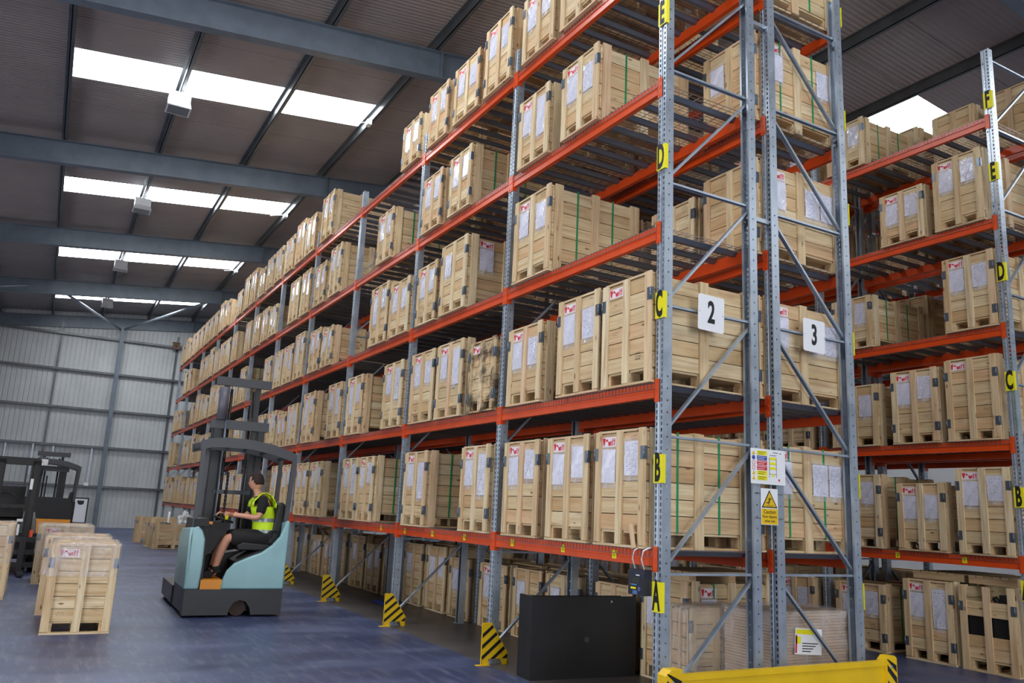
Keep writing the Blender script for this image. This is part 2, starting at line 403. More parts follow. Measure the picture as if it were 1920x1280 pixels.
def frame_parts(flip, h):
    res = []
    zb = BR+([7.6] if h > 7.5 else [])
    for z in zb: res.append(brace_mesh((.05, 0, z), (D-.05, 0, z)))
    zz = [.12]+zb
    for i in range(len(zz)-1):
        a, c = (.05, zz[i]+.03), (D-.05, zz[i+1]-.03)
        if flip: a, c = (D-.05, a[1]), (.05, c[1])
        res.append(brace_mesh((a[0], .012, a[1]), (c[0], .012, c[1])))
    return res
_fp = {}
def beam_mesh(y0, y1, back):
    b = MB(); s = 1
    # stepped box section with grooves in the outer face
    pts = [(0, -.06), (0, -.012), (.004, -.008), (.004, .008), (0, .012), (0, .06), (.03, .06), (.03, .045), (.05, .045), (.05, -.06)]
    pts = [((.0+p[0]), p[1]) for p in pts]
    if back: pts = [(-p[0], p[1]) for p in pts]
    n = len(pts)
    b.prism(pts, y0, y1, 'xz'); return b.mesh('beam', M_orange, fix=True)
def conn_mesh(back, side):
    # connector hooked round the upright: plate on outer face + plate against the side
    b = MB(); s = -1 if back else 1
    b.box(-s*.008, -s*.002, 0, side*.055, -.1, .095); b.box(-s*.008, s*.05, side*.051, side*.057, -.1, .095)
    for z in (-.07, 0, .07): b.box(-s*.012, -s*.008, side*.015, side*.03, z-.012, z+.012)
    return b.mesh('connector', M_orange, fix=True)
CONN = {(bk, sd): conn_mesh(bk, sd) for bk in (0, 1) for sd in (-1, 1)}
def deck_mesh(w):
    b = MB(); t = .0022
    n = round(w/.05)
    for i in range(n+1):
        y = i*w/n; b.box(-.004, D+.002, y-t, y+t, .004, .0085, skip='')
        b.box(-.0105, -.006, y-t, y+t, -.045, .0085)
    for i in range(12):
        x = .0+i*D/11; b.box(x-t, x+t, 0, w, 0, .004)
    b.box(-.0105, -.006, 0, w, -.047, -.043)
    return b.mesh('mesh_deck', M_wire)
def support_mesh(w, n, wid):
    b = MB()
    for i in range(n):
        y = (i+.5)*w/n
        b.prism([(y-wid/2-.012, 0), (y-wid/2+.004, -.0), (y-wid/4, -.036), (y+wid/4, -.036), (y+wid/2-.004, 0), (y+wid/2+.012, 0), (y+wid/4+.002, -.039), (y-wid/4-.002, -.039)], .052, D-.052, 'yz')
    return b.mesh('deck_support', M_deck, fix=True)
DW = 1.335
DECK = deck_mesh(DW); SUP_A = support_mesh(DW, 5, .07); SUP_B = support_mesh(DW, 8, .13)
BEAMS = {}
def rack(x0, y0, nb, flip, label, htop=7.13, first_y=.05, letters=None, stickers=None, skipL=()):
    t = empty('pallet_rack', (x0, y0, 0), 0, label=label, cat='rack', group='orange and galvanised pallet racks')
    if (flip, htop) not in _fp: _fp[(flip, htop)] = frame_parts(flip, htop)
    fpn = _fp[(flip, htop)] if htop < 7.5 else _fp[(flip, htop)]
    if (flip, 7.13) not in _fp: _fp[(flip, 7.13)] = frame_parts(flip, 7.13)
    for k in range(nb+1):
        yy = k*L if k else first_y
        fr = bpy.data.objects.new('upright_frame', None); fr.empty_display_size = .1; put(fr, t, (0, yy, 0))
        h = htop if k == 0 else 7.13
        ob('upright', UP[h], fr); ob('upright', UP[h], fr, (D, 0, 0), (0, 0, math.pi))
        for me in (_fp[(flip, h)]): ob('brace', me, fr)
    for k in range(nb):
        ya = (k*L if k else first_y); yb = (k+1)*L
        for l, z in enumerate(HB):
            if (l+1) in skipL: continue
            for bk in (0, 1):
                key = (round(yb-ya, 2), bk)
                if key not in BEAMS: BEAMS[key] = beam_mesh(.05, key[0]-.05, bk)
                be = ob('beam', BEAMS[key], t, (D if bk else 0, ya, z))
                ob('connector', CONN[(bk, 1)], be); ob('connector', CONN[(bk, -1)], be, (0, yb-ya, 0))
            for j in range(2):
                dk = ob('mesh_deck', DECK, t, (0, ya+.055+j*(yb-ya-.09-DW), z+.0605))
                ob('deck_support', SUP_B if l < 2 else SUP_A, dk)
    for txt, z in (letters or []):
        pb = MB(); pb.box(-.004, 0, -.058, .05, -.115, .115); pb.box(-.004, .03, -.062, -.058, -.115, .115)
        p = ob('letter_plate', pb.mesh('letter_plate', M_yel2), t, (-.009, first_y+.0, z), label='yellow plate with black letter '+txt)
        ob('letter', textmesh(txt, .31, M_ink, .012, .0006, .40), p, (-.0048, -.0, 0), FX)
    for txt, y, l in (stickers or []):
        p = ob('beam_sticker', boxmesh(-.002, 0, -.03, .03, -.035, .035, M_yel2, 'beam_sticker'), t, (0, y, HB[l-1]-.0+.0))
        p.location.x = -.0005
        ob('sticker_number', textmesh(txt, .05, M_ink, .001, .0003, .8), p, (-.0026, 0, 0), FX)
    return t
RK2 = rack(0, 0, NB, False, 'longest foreground pallet rack, orange beams, number 2 sign and letter plates A to E', letters=[('A', .96), ('B', 1.96), ('C', 3.33), ('D', 4.67), ('E', 6.08)],
     stickers=[('11', .62, 1), ('12', 1.42, 1), ('13', 2.38, 1), ('14', 3.5, 1), ('15', 4.4, 1), ('16', 5.3, 1), ('17', 6.2, 1)])
RK3 = rack(X3, 0, NB, True, 'orange-beamed pallet rack back to back with the foreground one, carrying the number 3 sign')
RK4 = rack(X4, Y4, 8, False, 'pallet rack with letter plates B to F on its end upright, across the right aisle', htop=7.72,
     letters=[('A', .96), ('B', 2.0), ('C', 3.36), ('D', 4.71), ('E', 6.02), ('F', 7.0)], stickers=[('1', .75, 1), ('2', 1.65, 1)])
RK5 = rack(X5, Y4, 8, True, 'pallet rack standing back to back behind the lettered right rack', htop=7.72)
for z in (1.7, 4.35, 6.4): ob('row_spacer', boxmesh(0, G, -.02, .02, -.02, .02, M_galv, 'row_spacer'), RK2, (D, .05, z))
# yellow edge strips seen on the outer edge of the last upright
for z in (.95, 1.95, 3.33, 4.67, 5.7, 6.9): ob('letter_plate', boxmesh(.009, .013, -.058, .05, -.115, .115, M_yel2, 'letter_plate'), RK3, (D, .05, z))

# ------------------------------------------------------------------ crates
def labelmesh():
    b = MB(); b.box(-.0012, 0, -.1, .1, -.045, .045, 0); me = b.mesh('shipping_label', M_label); return me
M_LABEL = labelmesh()
def logo_mesh():
    # heart-like V, a raised dome, then the letters w i t t as they read on the crates
    b = MB()
    V = [(-.094, .024), (-.087, .033), (-.075, .024), (-.063, .033), (-.055, .024), (-.068, -.024), (-.082, -.024)]
    def pj(pts): b.prism([(-p[0]*1.02, p[1]*1.25) for p in pts], -.0022, -.0012, 'yz')
    pj(V)
    pj([(-.05+.0, .0), (-.05, .01), (-.045, .018), (-.035, .022), (-.026, .018), (-.02, .01), (-.02, .0), (-.03, .006), (-.04, .006)])
    def st(x0, z0, x1, z1, w=.010):
        d = Vector((x1-x0, z1-z0)).normalized(); n = Vector((-d.y, d.x))*w/2
        pj([(x0+n.x, z0+n.y), (x1+n.x, z1+n.y), (x1-n.x, z1-n.y), (x0-n.x, z0-n.y)])
    st(-.012, .006, -.004, -.026); st(-.004, -.026, .004, .0); st(.004, .0, .012, -.026); st(.012, -.026, .02, .006)
    st(.03, .006, .03, -.026)
    for x in (.05, .075): st(x, .024, x, -.026); st(x-.009, .008, x+.01, .008, .006)
    return b.mesh('label_logo', M_red, fix=True)
M_LOGO = logo_mesh()
def ink(seed):
    r_ = random.Random(seed); b = MB()
    for row in range(r_.choice((1, 2, 2, 3))):
        x = -.04
        while x < .04:
            hh = r_.uniform(.010, .018); z = -.024*row
            for _ in range(2):
                a = (x+r_.uniform(-.004, .004), z+r_.uniform(0, hh)); c = (x+r_.uniform(-.007, .007), z+r_.uniform(0, hh))
                d = Vector((c[0]-a[0], c[1]-a[1]))
                if d.length < .004: continue
                n_ = Vector((-d.y, d.x)).normalized()*.0014
                b.prism([(a[0]+n_.x, a[1]+n_.y), (c[0]+n_.x, c[1]+n_.y), (c[0]-n_.x, c[1]-n_.y), (a[0]-n_.x, a[1]-n_.y)], -.0005, 0, 'yz')
            x += .014
    return b.mesh('ink_mark', M_ink, fix=True)
INK = [ink(i) for i in range(4)]
def docmesh(w, h, mat, seed):
    rr = random.Random(seed); b = MB(); nx, nz = 4, 6
    g = [[(-.003-rr.uniform(0, .006), (-.5+i/nx)*w, (-.5+j/nz)*h) for i in range(nx+1)] for j in range(nz+1)]
    for j in range(nz):
        for i in range(nx):
            q = [g[j][i+1], g[j][i], g[j+1][i], g[j+1][i+1]]
            b.quad([q[1], q[0], q[3], q[2]][::-1], [(1-i/nx, j/nz), (1-(i+1)/nx, j/nz), (1-(i+1)/nx, (j+1)/nz), (1-i/nx, (j+1)/nz)][::-1], 0, True)
    return b.mesh('document', mat)
def docmesh2(w, h, mat, seed):
    rr = random.Random(seed); me = bpy.data.meshes.new('document'); nx, nz = 4, 6
    vs = [(-.004-rr.uniform(0, .007), (.5-i/nx)*w, (-.5+j/nz)*h) for j in range(nz+1) for i in range(nx+1)]
    fs = [(j*(nx+1)+i, j*(nx+1)+i+1, (j+1)*(nx+1)+i+1, (j+1)*(nx+1)+i) for j in range(nz) for i in range(nx)]
    me.from_pydata(vs, [], fs); me.materials.append(mat); ul = me.uv_layers.new(name='UVMap')
    for lp in me.loops:
        i = lp.vertex_index % (nx+1); j = lp.vertex_index//(nx+1); ul.data[lp.index].uv = (i/nx, j/nz)
    for p in me.polygons: p.use_smooth = True
    return me
DOCS = {}
for nm, w, h in (('s', .2, .29), ('t', .19, .46)):
    for v in range(3):
        DOCS[(nm, v)] = (docmesh2(w, h, M_pap1 if v else M_pap2, v), docmesh2(w+.02, h+.07, M_film, v+10))
_cp = {}
CD = 1.2
def crate_parts(W, H, det, mat):
    """list of (name, mesh, parentless location, label); local: front face at x=0 facing -X, centred in y"""
    key = (W, H, det, mat.name)
    if key in _cp: return _cp[key]
    res = []; rr = random.Random(hash((W, H)) & 255)
    bm_, bt = mat, (M_batten if mat is M_wood else mat)
    z0 = .135; n = max(5, round((H-z0)/.145)); bh = (H-.012-z0)/n; hw = W/2
    def P(name, *a, mt=None): res.append((name, boxmesh(*a, mt or bm_, name)))
    if det == 2:
        for i in range(n):
            za = z0+i*bh+.002; zb = za+bh-.007
            P('board', .020+.002*(i % 2), .042, -hw+.022, hw-.022, za, zb)
        for i in range(n):
            za = z0+i*bh+.002; zb = za+bh-.007
            P('board', .045, CD-.03, -hw+.02+.002*(i % 2), -hw+.042, za, zb)
        for yc in (-hw+.043, 0, hw-.043): P('batten', 0, .021, yc-.041, yc+.041, .02, H+(.012 if yc < 0 else 0), mt=bt)
        for i, xc in enumerate((.12, CD/2, CD-.07)): P('batten', xc-.05, xc+.05, -hw, -hw+.021, 0, H+(.02 if i == 0 else .004), mt=bt)
        P('base_board', -.004, .1, -hw, hw, 0, .019, mt=bt)
    else:
        b = MB()
        for i in range(n):
            za = z0+i*bh+.002; zb = za+bh-.007; b.box(.020, .042, -hw+.022, hw-.022, za, zb)
        b2 = MB()
        for i in range(n):
            za = z0+i*bh+.002; zb = za+bh-.007; b2.box(.045, CD-.03, -hw+.02, -hw+.042, za, zb)
        res.append(('front_boards', b.mesh('front_boards', bm_))); res.append(('side_boards', b2.mesh('side_boards', bm_)))
        b = MB()
        for yc in (-hw+.043, 0, hw-.043): b.box(0, .021, yc-.041, yc+.041, .02, H)
        for i, xc in enumerate((.12, CD/2, CD-.07)): b.box(xc-.05, xc+.05, -hw, -hw+.021, 0, H+.004)
        b.box(-.004, .1, -hw, hw, 0, .019)
        res.append(('battens', b.mesh('battens', bt)))
    b = MB()
    for i in range(n):
        za = z0+i*bh+.002; zb = za+bh-.007
        b.box(.045, CD-.03, hw-.042, hw-.02, za, zb); b.box(CD-.04, CD-.02, -hw+.045, hw-.045, za, zb)
    for xc in (.12, CD/2, CD-.07): b.box(xc-.05, xc+.05, hw-.021, hw, 0, H)
    for yc in (-hw+.043, 0, hw-.043): b.box(CD-.02, CD, yc-.041, yc+.041, .02, H)
    b.box(.12, CD, -hw+.02, -hw+.1, 0, .019); b.box(.12, CD, -.05, .05, 0, .019); b.box(.12, CD, hw-.1, hw-.02, 0, .019)
    res.append(('rear_panel', b.mesh('rear_panel', bm_)))
    b = MB()
    for xc in (.08, CD/2, CD-.08):
        for yc in (-hw+.07, 0, hw-.07): b.box(xc-.055, xc+.055, yc-.045, yc+.045, .02, .115)
    b.box(.03, CD-.03, -hw+.03, hw-.03, .115, .134)
    res.append(('pallet_base', b.mesh('pallet_base', bm_)))
    b = MB(); nl = 7
    for i in range(nl): b.box(.045+(CD-.09)*i/nl+.002, .045+(CD-.09)*(i+1)/nl-.002, -hw+.045, hw-.045, H-.028, H-.008)
    for xc in (.05, CD/2, CD-.06): b.box(xc-.04, xc+.04, -hw+.03, hw-.03, H-.008, H+.012)
    res.append(('lid', b.mesh('lid', bt)))
    _cp[key] = res; return res
_cl = {}
def clip_mesh(s):
    if s not in _cl:
        b = MB(); b.box(-.004, 0, 0, s*.05, -.055, .055); b.box(-.004, .03, -s*.004, 0, -.055, .055)
        b.tube([(-.006, s*.002, -.05), (-.006, s*.002, .05)], .006, 6); _cl[s] = b.mesh('corner_clip', M_clip, fix=True)
    return _cl[s]
ALLC = []
def crate(x, y, z, W, H, label, group=None, det=2, docs='ss', side='', straps=2, clips=2, mat=None, rz=0, logo=True, lidless=False):
    mat = mat or M_wood
    t = empty('wooden_crate', (x, y, z), rz, label=label, cat='crate', group=group); ALLC.append(t)
    rr = random.Random(int((x*31+y*17+z*7)*1000))
    hw = W/2
    for nm, me in crate_parts(W, H, det, mat):
        if lidless and nm == 'lid': continue
        if nm == 'lid' and rz:
            for i_ in range(7):
                x_ = .045+(CD-.09)*i_/7; ob('lid_board', boxmesh(x_+.003, x_+(CD-.09)/7-.003, -hw+.045, hw-.045, H-.028, H-.008, M_batten, 'lid_board'), t)
            for xc in (.05, CD/2, CD-.06): ob('lid_batten', boxmesh(xc-.04, xc+.04, -hw+.03, hw-.03, H-.008, H+.012, M_batten, 'lid_batten'), t)
            continue
        o = ob(nm, me, t)
        if nm in ('front_boards', 'side_boards', 'battens', 'rear_panel', 'lid', 'pallet_base'): o['kind'] = 'stuff'
        if det == 2 and nm == 'batten': o.location = (rr.uniform(-.002, 0), rr.uniform(-.004, .004), rr.uniform(-.003, .01) if o.location.z >= 0 else 0)
        if det == 2 and nm == 'batten': o.location.z = max(0, o.location.z)
    for i, c in enumerate(docs):
        if c in 'st':
            s = 1 if i == 0 else -1
            v = rr.randrange(3) if i else 0
            dm, fm = DOCS[(c, v if i else 0)]; hh = .145 if c == 's' else .23
            zt = H-.15-hh if i == 0 else H-(.07 if rr.random() < .7 else .12)-hh-.02
            d = ob('paper_document', dm, t, (.019, s*(hw*.5-.012), zt), (rr.uniform(-.03, .03), 0, 0))
            if det == 2 or rr.random() < .5: ob('plastic_sleeve', fm, d, (-.003, 0, -.012))
    if det == 2 and not side:
        for j in range(3 if docs == '--' else 1):
            if rr.random() < (.95 if docs == '--' else .6): ob('ink_mark', INK[rr.randrange(4)], t, (.0195, -hw*.5+.02+rr.uniform(-.03, .03) if j < 2 else hw*.5, H-.055 if (j == 0 and rr.random() < .5) else rr.uniform(.22, H-.45)), (rr.uniform(-.1, .1), 0, 0))
    if logo and W:
        lb = ob('shipping_label', M_LABEL, t, (.019, hw*.5-.01, H-.085)); ob('label_logo', M_LOGO, lb)
    if clips:
        for s in (-1, 1):
            zs = (H*.8, H*.22) if clips == 2 else (H*.8,)
            for zc in zs: ob('corner_clip', clip_mesh(-s), t, (-.001, s*(hw-.0), zc))
    if straps:
        for xc in ((.37, .84) if straps == 2 else (.37,)):
            ob('strap', boxmesh(-.011, .011, -.003, 0, .13, H, M_strap, 'strap'), t, (xc, -hw+.0195, 0))
    if side:
        # papers on the long side (facing -Y): rotate about z so that local -X points to -Y
        lb = ob('shipping_label', M_LABEL, t, (.30, -hw+.019, H-.09), (0, 0, R(90))); ob('label_logo', M_LOGO, lb)
        for j, c in enumerate(side):
            if c == '-': continue
            dm, fm = DOCS[(c, j % 3)]
            xx = (.30, .78, 1.0)[j]
            d = ob('paper_document', dm, t, (xx, -hw+.018, H-.15-(.145 if c == 's' else .23)), (0, 0, R(90))); ob('plastic_sleeve', fm, d, (-.003, 0, -.012))
    return t
ORD = ['first', 'second', 'third', 'fourth', 'fifth', 'sixth', 'seventh', 'eighth', 'ninth', 'tenth', 'eleventh', 'twelfth', 'thirteenth', 'fourteenth', 'fifteenth', 'sixteenth', 'seventeenth', 'eighteenth', 'nineteenth', 'twentieth',
       'twenty-first', 'twenty-second', 'twenty-third', 'twenty-fourth', 'twenty-fifth', 'twenty-sixth', 'twenty-seventh', 'twenty-eighth', 'twenty-ninth', 'thirtieth', 'thirty-first', 'thirty-second', 'thirty-third']
LV = ['floor level', 'lowest shelf', 'second shelf', 'third shelf', 'fourth shelf', 'top shelf']
# rack 2, measured from the photograph: (bay, level) -> [(y0, width, height, opts)]
A2 = {
 (0,1): [(.17,.70,.97,dict(straps=2,side='',clips=1,docs='ss')), (.98,.70,.96,dict(clips=1)), (1.85,.70,.96,dict(clips=1))],
 (0,2): [(.11,.70,.96,dict(docs='--',clips=1,straps=0)), (.87,.70,.96,dict(docs='ss',clips=1)), (1.88,.70,.84,dict(docs='ss',clips=1,straps=0))],
 (0,3): [(1.82,.76,.96,dict(docs='ss',clips=1))],
 (0,4): [(1.0,.66,.84,dict(docs='ss',clips=1)), (1.93,.66,.84,dict(docs='st',clips=1,straps=0))],
 (0,5): [(1.06,.70,.84,dict(docs='ss',clips=1)), (1.9,.70,.84,dict(docs='ss',clips=1)), (.12,.70,.84,dict(clips=1))],
 (1,1): [(.10,.70,.96,dict(docs='st')), (1.82,.74,.96,dict(docs='st'))],
 (1,2): [(.09,.66,.84,dict(docs='--',mat=M_dirty,straps=0)), (.94,.76,.96,dict(docs='st')), (1.80,.76,.96,dict(docs='ss',clips=1))],
 (1,3): [(1.01,.76,.96,dict(docs='s-',side='s',logo=False,straps=0)), (1.91,.66,.84,dict(docs='ss'))],
 (1,4): [(1.03,.66,.84,dict(docs='ss')), (1.95,.66,.84,dict(docs='ss',straps=0))],
 (1,5): [(.09,.70,.96,dict(docs='ss')), (.96,.76,.84,dict(docs='ss')), (1.94,.66,.84,dict(docs='ss'))],
 (2,1): [(.98,.66,.96,dict(docs='ss')), (1.70,.76,.96,dict(docs='st'))],
 (2,2): [(.10,.74,.96,dict(docs='st',straps=0)), (1.81,.74,.96,dict(docs='ts'))],
 (2,3): [(.09,.76,.84,dict(docs='ss',clips=1)), (.96,.76,.96,dict(docs='ts'))],
 (2,4): [(1.01,.66,.84,dict(docs='ss'))],
 (2,5): [(.13,.70,.74,dict(docs='ss'))],
 (3,1): [(.82,.66,.96,{}), (1.72,.76,.96,dict(docs='ss'))],
 (3,2): [(.10,.74,.96,dict(docs='st')), (1.70,.76,.96,dict(docs='ts'))],
 (3,3): [(.94,.66,.74,{}), (1.75,.70,.84,dict(straps=0))],
 (3,4): [(.85,.66,.96,{}), (1.80,.74,.84,{})],
 (3,5): [(1.71,.76,.96,dict(straps=0))],
}
rnd = random.Random(11)
for k in range(4, NB):
    for l in range(1, 6):
        if k in (4, 5, 6) and l == 5: slots = [.10, .96, 1.85]
        else: slots = [s for s in (.10, .96, 1.85) if rnd.random() < .84]
        if (k, l) == (5, 3): slots = [.10]
        A2[(k, l)] = [(s, rnd.choice((.66, .70, .76)), rnd.choice((.84, .84, .96, .96, .74)), dict(docs=rnd.choice(('ss', 'ss', 'st', 'ts')), straps=rnd.choice((0, 2)))) for s in slots]
lvl = {}
for (k, l), v in A2.items():
    for (y0, W_, H_, o) in v: lvl.setdefault(l, []).append((k*L+y0, W_, H_, k, o))
ZS = [0]+[z+.0695 for z in HB]
XF = -.05
for l, v in sorted(lvl.items()):
    v.sort(key=lambda t: t[0])
    for i, (y0, W_, H_, k, o) in enumerate(v):
        det = 2 if k <= 3 else 1
        if o.get('mat'): lb = 'dirt-stained dark wooden crate beside the second upright, second shelf of the front rack'
        else: lb = 'pine crate, %s from the camera end on the %s of the front rack' % (ORD[i], LV[l])
        o = dict(o)
        if det == 1: o['clips'] = 1 if rnd.random() < .7 else 0
        crate(XF, y0+W_/2, ZS[l], W_, H_, lb, 'pine crates on the %s of the front rack' % LV[l], det, **o)
# rack 3: side papers show in the end bay; its floor row stands behind the empty floor bays of rack 2
rnd = random.Random(5)
x3f = X3-.055
A3 = {0: [], 1: [], 2: [], 3: [], 4: [], 5: []}
H3 = {1: .96, 2: .96, 3: .96, 4: .96, 5: .84}
for l in range(1, 6):
    A3[l].append((.12, .74, H3[l], dict(side={1: 'sss', 2: 'sss', 3: 'sss', 4: 's-s', 5: 'ss'}[l], straps=0 if l in (2, 3) else 2, docs='s-' if l == 4 else '--', logo=False), 2))
    A3[l].append((1.0, .70, .84, dict(docs='--', straps=0), 2)) if l in (1, 2, 3) else None
    A3[l].append((1.88, .70, .84, dict(docs='--', straps=0), 2))
A3[0] += [(1.1, .70, .96, dict(side='s', docs='s-', logo=False), 2), (1.95, .66, .84, dict(docs='s-', logo=False), 2)]
for k in range(1, NB):
    for l in range(0, 6):
        if l and k >= 4: continue
        for s in (.10, .96, 1.85):
            if rnd.random() < (.95 if l == 0 else (.8 if k < 3 else .62)):
                if l == 0 and k < 5: dt = 2
                else: dt = 1
                A3[l].append((k*L+s, rnd.choice((.70, .76)), rnd.choice((.84, .96)), dict(docs=rnd.choice(('s-', 'ss', 's-')) if l == 0 else '--', straps=0, logo=rnd.random() < .3, clips=1 if l == 0 else 0), dt))
for l, v in A3.items():
    v.sort(key=lambda t: t[0])
    for i, (y0, W_, H_, o, det) in enumerate(v):
        crate(x3f, y0+W_/2, ZS[l], W_, H_, 'pine crate, %s from the camera end on the %s of the rack behind' % (ORD[i], LV[l]), 'pine crates on the %s of the rack behind' % LV[l], det, **o)
# rack 4
A4 = {0: [(.37,.66,.84,dict(docs='--', logo=False, clips=1), 'open'), (1.11,.66,.96,dict(docs='st')), (2.05,.76,.84,dict(docs='ss'))],
 1: [(.32,.66,1.02,dict(docs='ss')), (1.14,.66,.84,dict(docs='ss',clips=1)), (2.05,.74,.96,dict(docs='-s'))],
 2: [(.38,.66,1.02,dict(docs='--')), (1.15,.66,.96,dict(docs='ss')), (2.02,.76,.84,dict(docs='-s',clips=1))],
 3: [(.32,.66,.96,dict(docs='ss')), (2.06,.66,.74,dict(docs='-s',clips=1))],
 4: [(.38,.66,.96,dict(docs='ss',straps=0,clips=1)), (1.19,.66,.74,dict(docs='ss',clips=1,straps=0))],
 5: [(2.06,.66,.74,dict(docs='-s',clips=1))]}
rnd = random.Random(3)
for l in range(6):
    for k in (1, 2, 3, 4):
        for s in (.2, 1.0, 1.9):
            if rnd.random() < (.75 if k < 3 else .6): A4[l].append((k*L+Y4+s, .70, rnd.choice((.84, .96)), dict(docs='ss', straps=0)))
    v = A4[l]
    for i, e in enumerate(v):
        y0, W_, H_, o = e[:4]
        if len(e) == 5: continue
        crate(X4-.04, y0+W_/2, ZS[l], W_, H_, 'pine crate, %s from the near end on the %s of the lettered right rack' % (ORD[i], LV[l]), 'pine crates on the %s of the right rack' % LV[l], 2 if i < 3 else 1, **o)
# rack 5 (behind)
n5 = {}
for l in range(6):
    i = 0
    for s in (.33, 1.15, 2.05, 3.2, 4.1, 4.95):
        if rnd.random() < .85 or (l == 5 and s < 2):
            crate(X5-.03, s+.33, ZS[l], .66, .96, 'pine crate, %s from the near end on the %s of the rearmost right rack' % (ORD[i], LV[l]), 'pine crates on the rearmost right rack', 1, docs='--', straps=0, logo=False, clips=0); i += 1
# open-fronted crate at floor level of rack 4
t = empty('wooden_crate', (X4-.04, .37+.33, 0), 0, label='open-topped pine crate with two dark windows cut in its front, right rack floor', cat='crate')
W_, H_, hw = .66, .98, .33
for nm, me in crate_parts(.66, .96, 2, M_wood):
    if nm in ('lid', 'board'): continue
    ob(nm, me, t)
for z0, z1 in ((.14, .27), (.275, .40), (.62, .70), (.705, .79)): ob('board', boxmesh(.022, .042, -.31, .31, z0, z1, M_wood, 'board'), t)
for z0 in (.14, .28, .42, .56, .70): ob('board', boxmesh(.045, 1.17, -.31, -.29, z0, z0+.135, M_wood, 'board'), t)
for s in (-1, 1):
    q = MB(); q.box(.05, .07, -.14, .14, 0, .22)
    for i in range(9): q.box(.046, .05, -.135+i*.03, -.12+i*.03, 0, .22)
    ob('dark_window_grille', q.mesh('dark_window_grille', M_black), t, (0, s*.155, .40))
for s in (-1, 1): ob('corner_clip', clip_mesh(-s), t, (-.001, s*.33, .72))
q = MB(); q.box(-.1, .1, -.09, .09, 0, .12); q.tube([(0, -.05, .12), (0, .05, .15)], .04, 8)
EQ = ob('motor_unit', q.mesh('motor_unit', M_black), None, (X4+.2, .62, .135+.0), label='black motor casing lying in the open-topped crate', cat='machine part')
EQ.location.z = .135
q = MB(); q.box(-.14, .14, -.27, .27, 0, .58); ob('packing_block', q.mesh('packing_block', M_black), None, (X4+.75, .7, .1345), label='dark packed machinery filling the rear of the open-topped crate', cat='machine part')
q = MB(); q.box(-.1, .1, -.12, .12, 0, .62); q.box(-.07, .09, -.10, .02, .62, .74); q.tube([(-.03, .04, .62), (-.03, .1, .70)], .035, 8); EQ.data = q.mesh('motor_unit', M_black)
# pallets and boards lying on the floor crates
def pallet(x, y, z, lx, ly, label, rz=0, n=7, cat='pallet', tilt=0):
    t = empty('flat_pallet', (x, y, z), rz, label=label, cat=cat, group='flat wooden pallets'); t.rotation_euler = (tilt, 0, rz)
    for i in range(n):
        w = ly/n; ob('slat', boxmesh(-lx/2, lx/2, 0, w-.015, 0, .018, M_batten, 'slat'), t, (0, -ly/2+i*w, .08))
    for xc in (-lx/2+.05, 0, lx/2-.05): ob('bearer', boxmesh(-.045, .045, -ly/2, ly/2-.015, 0, .08, M_wood, 'bearer'), t, (xc, 0, 0))
    return t
pallet(X4+.75, 1.45, .973, 1.1, .7, 'weathered flat pallet on the tall floor crate of the right rack', n=6)
pallet(X4+.62, .74, .9755, .9, .6, 'weathered flat pallet bridging the open-topped floor crate', n=6)
pallet(x3f+.6, 1.45, .9735, 1.15, .7, 'thin flat pallet on the nearest floor crate behind the foreground rack', n=7)
pallet(X5+.6, 1.1, ZS[1]+.973, 1.1, .8, 'flat pallet on top of the lowest shelf crates, rearmost right rack', n=7)

# ------------------------------------------------------------------ stretch-wrapped goods at the rack ends
def wrap_mesh(x0, x1, y0, y1, z0, z1, seed=1):
    rr = random.Random(seed); me = bpy.data.meshes.new('stretch_film'); bm = bmesh.new()
    bmesh.ops.create_cube(bm, size=1)
    bmesh.ops.subdivide_edges(bm, edges=bm.edges[:], cuts=9, use_grid_fill=True)
    for v in bm.verts:
        c = v.co
        for a, (p, q) in enumerate(((x0, x1), (y0, y1), (z0, z1))): c[a] = p+(c[a]+.5)*(q-p)
        v.co += Vector((rr.uniform(-.006, .006), rr.uniform(-.008, .008), rr.uniform(-.01, .01) if c.z > z0+.02 else 0))
    bmesh.ops.delete(bm, geom=[f for f in bm.faces if f.normal.z < -.9 and f.calc_center_median().z < z0+.02], context='FACES')
    bm.to_mesh(me); bm.free(); me.materials.append(M_wrap)
    for p in me.polygons: p.use_smooth = True
    return me
t = crate(.34, .75+.0, 0, .66, .76, 'slim stretch-wrapped crate panel standing behind the wrapped cardboard stack', None, 2, docs='--', straps=0, logo=False, clips=2, rz=R(90))
t.location = (1.33, .80, 0); t.scale = (.235, 1, 1)
ob('stretch_film', wrap_mesh(-.05, 1.18, -.342, .342, .10, .79, 3), t)
# corrugated wrapped carton load
t = empty('wrapped_carton_stack', (1.89, .14, 0), 0, label='stretch-wrapped stack of brown cardboard on a pallet behind the yellow barrier', cat='carton stack')
q = MB()
for i in range(26): q.box(-.5+.004*(i % 3), .5-.004*(i % 2), .004*((i*7) % 3), .62, .12+i*.026, .12+i*.026+.022)
ob('cardboard_layers', q.mesh('cardboard_layers', painted('cardboard', (186, 156, 122), .8)), t, kind='stuff')
q = MB(); q.box(-.5, .5, 0, .62, .1, .118); 
for yc in (.05, .31, .57): q.box(-.5, .5, yc-.05, yc+.05, 0, .1)
ob('pallet_base', q.mesh('pallet_base', M_wood), t)
ob('stretch_film', wrap_mesh(-.52, .52, -.018, .635, .02, .815, 5), t)
p = ob('hazard_label', boxmesh(-.17, .17, -.003, 0, -.11, .11, M_white, 'hazard_label'), t, (-.12, -.026, .56), (0, R(4), 0))
q = MB(); q.box(-.16, .06, -.0045, -.003, .06, .1); q.box(-.16, -.1, -.0045, -.003, -.02, .04); ob('yellow_band', q.mesh('yellow_band', M_yel2), p)
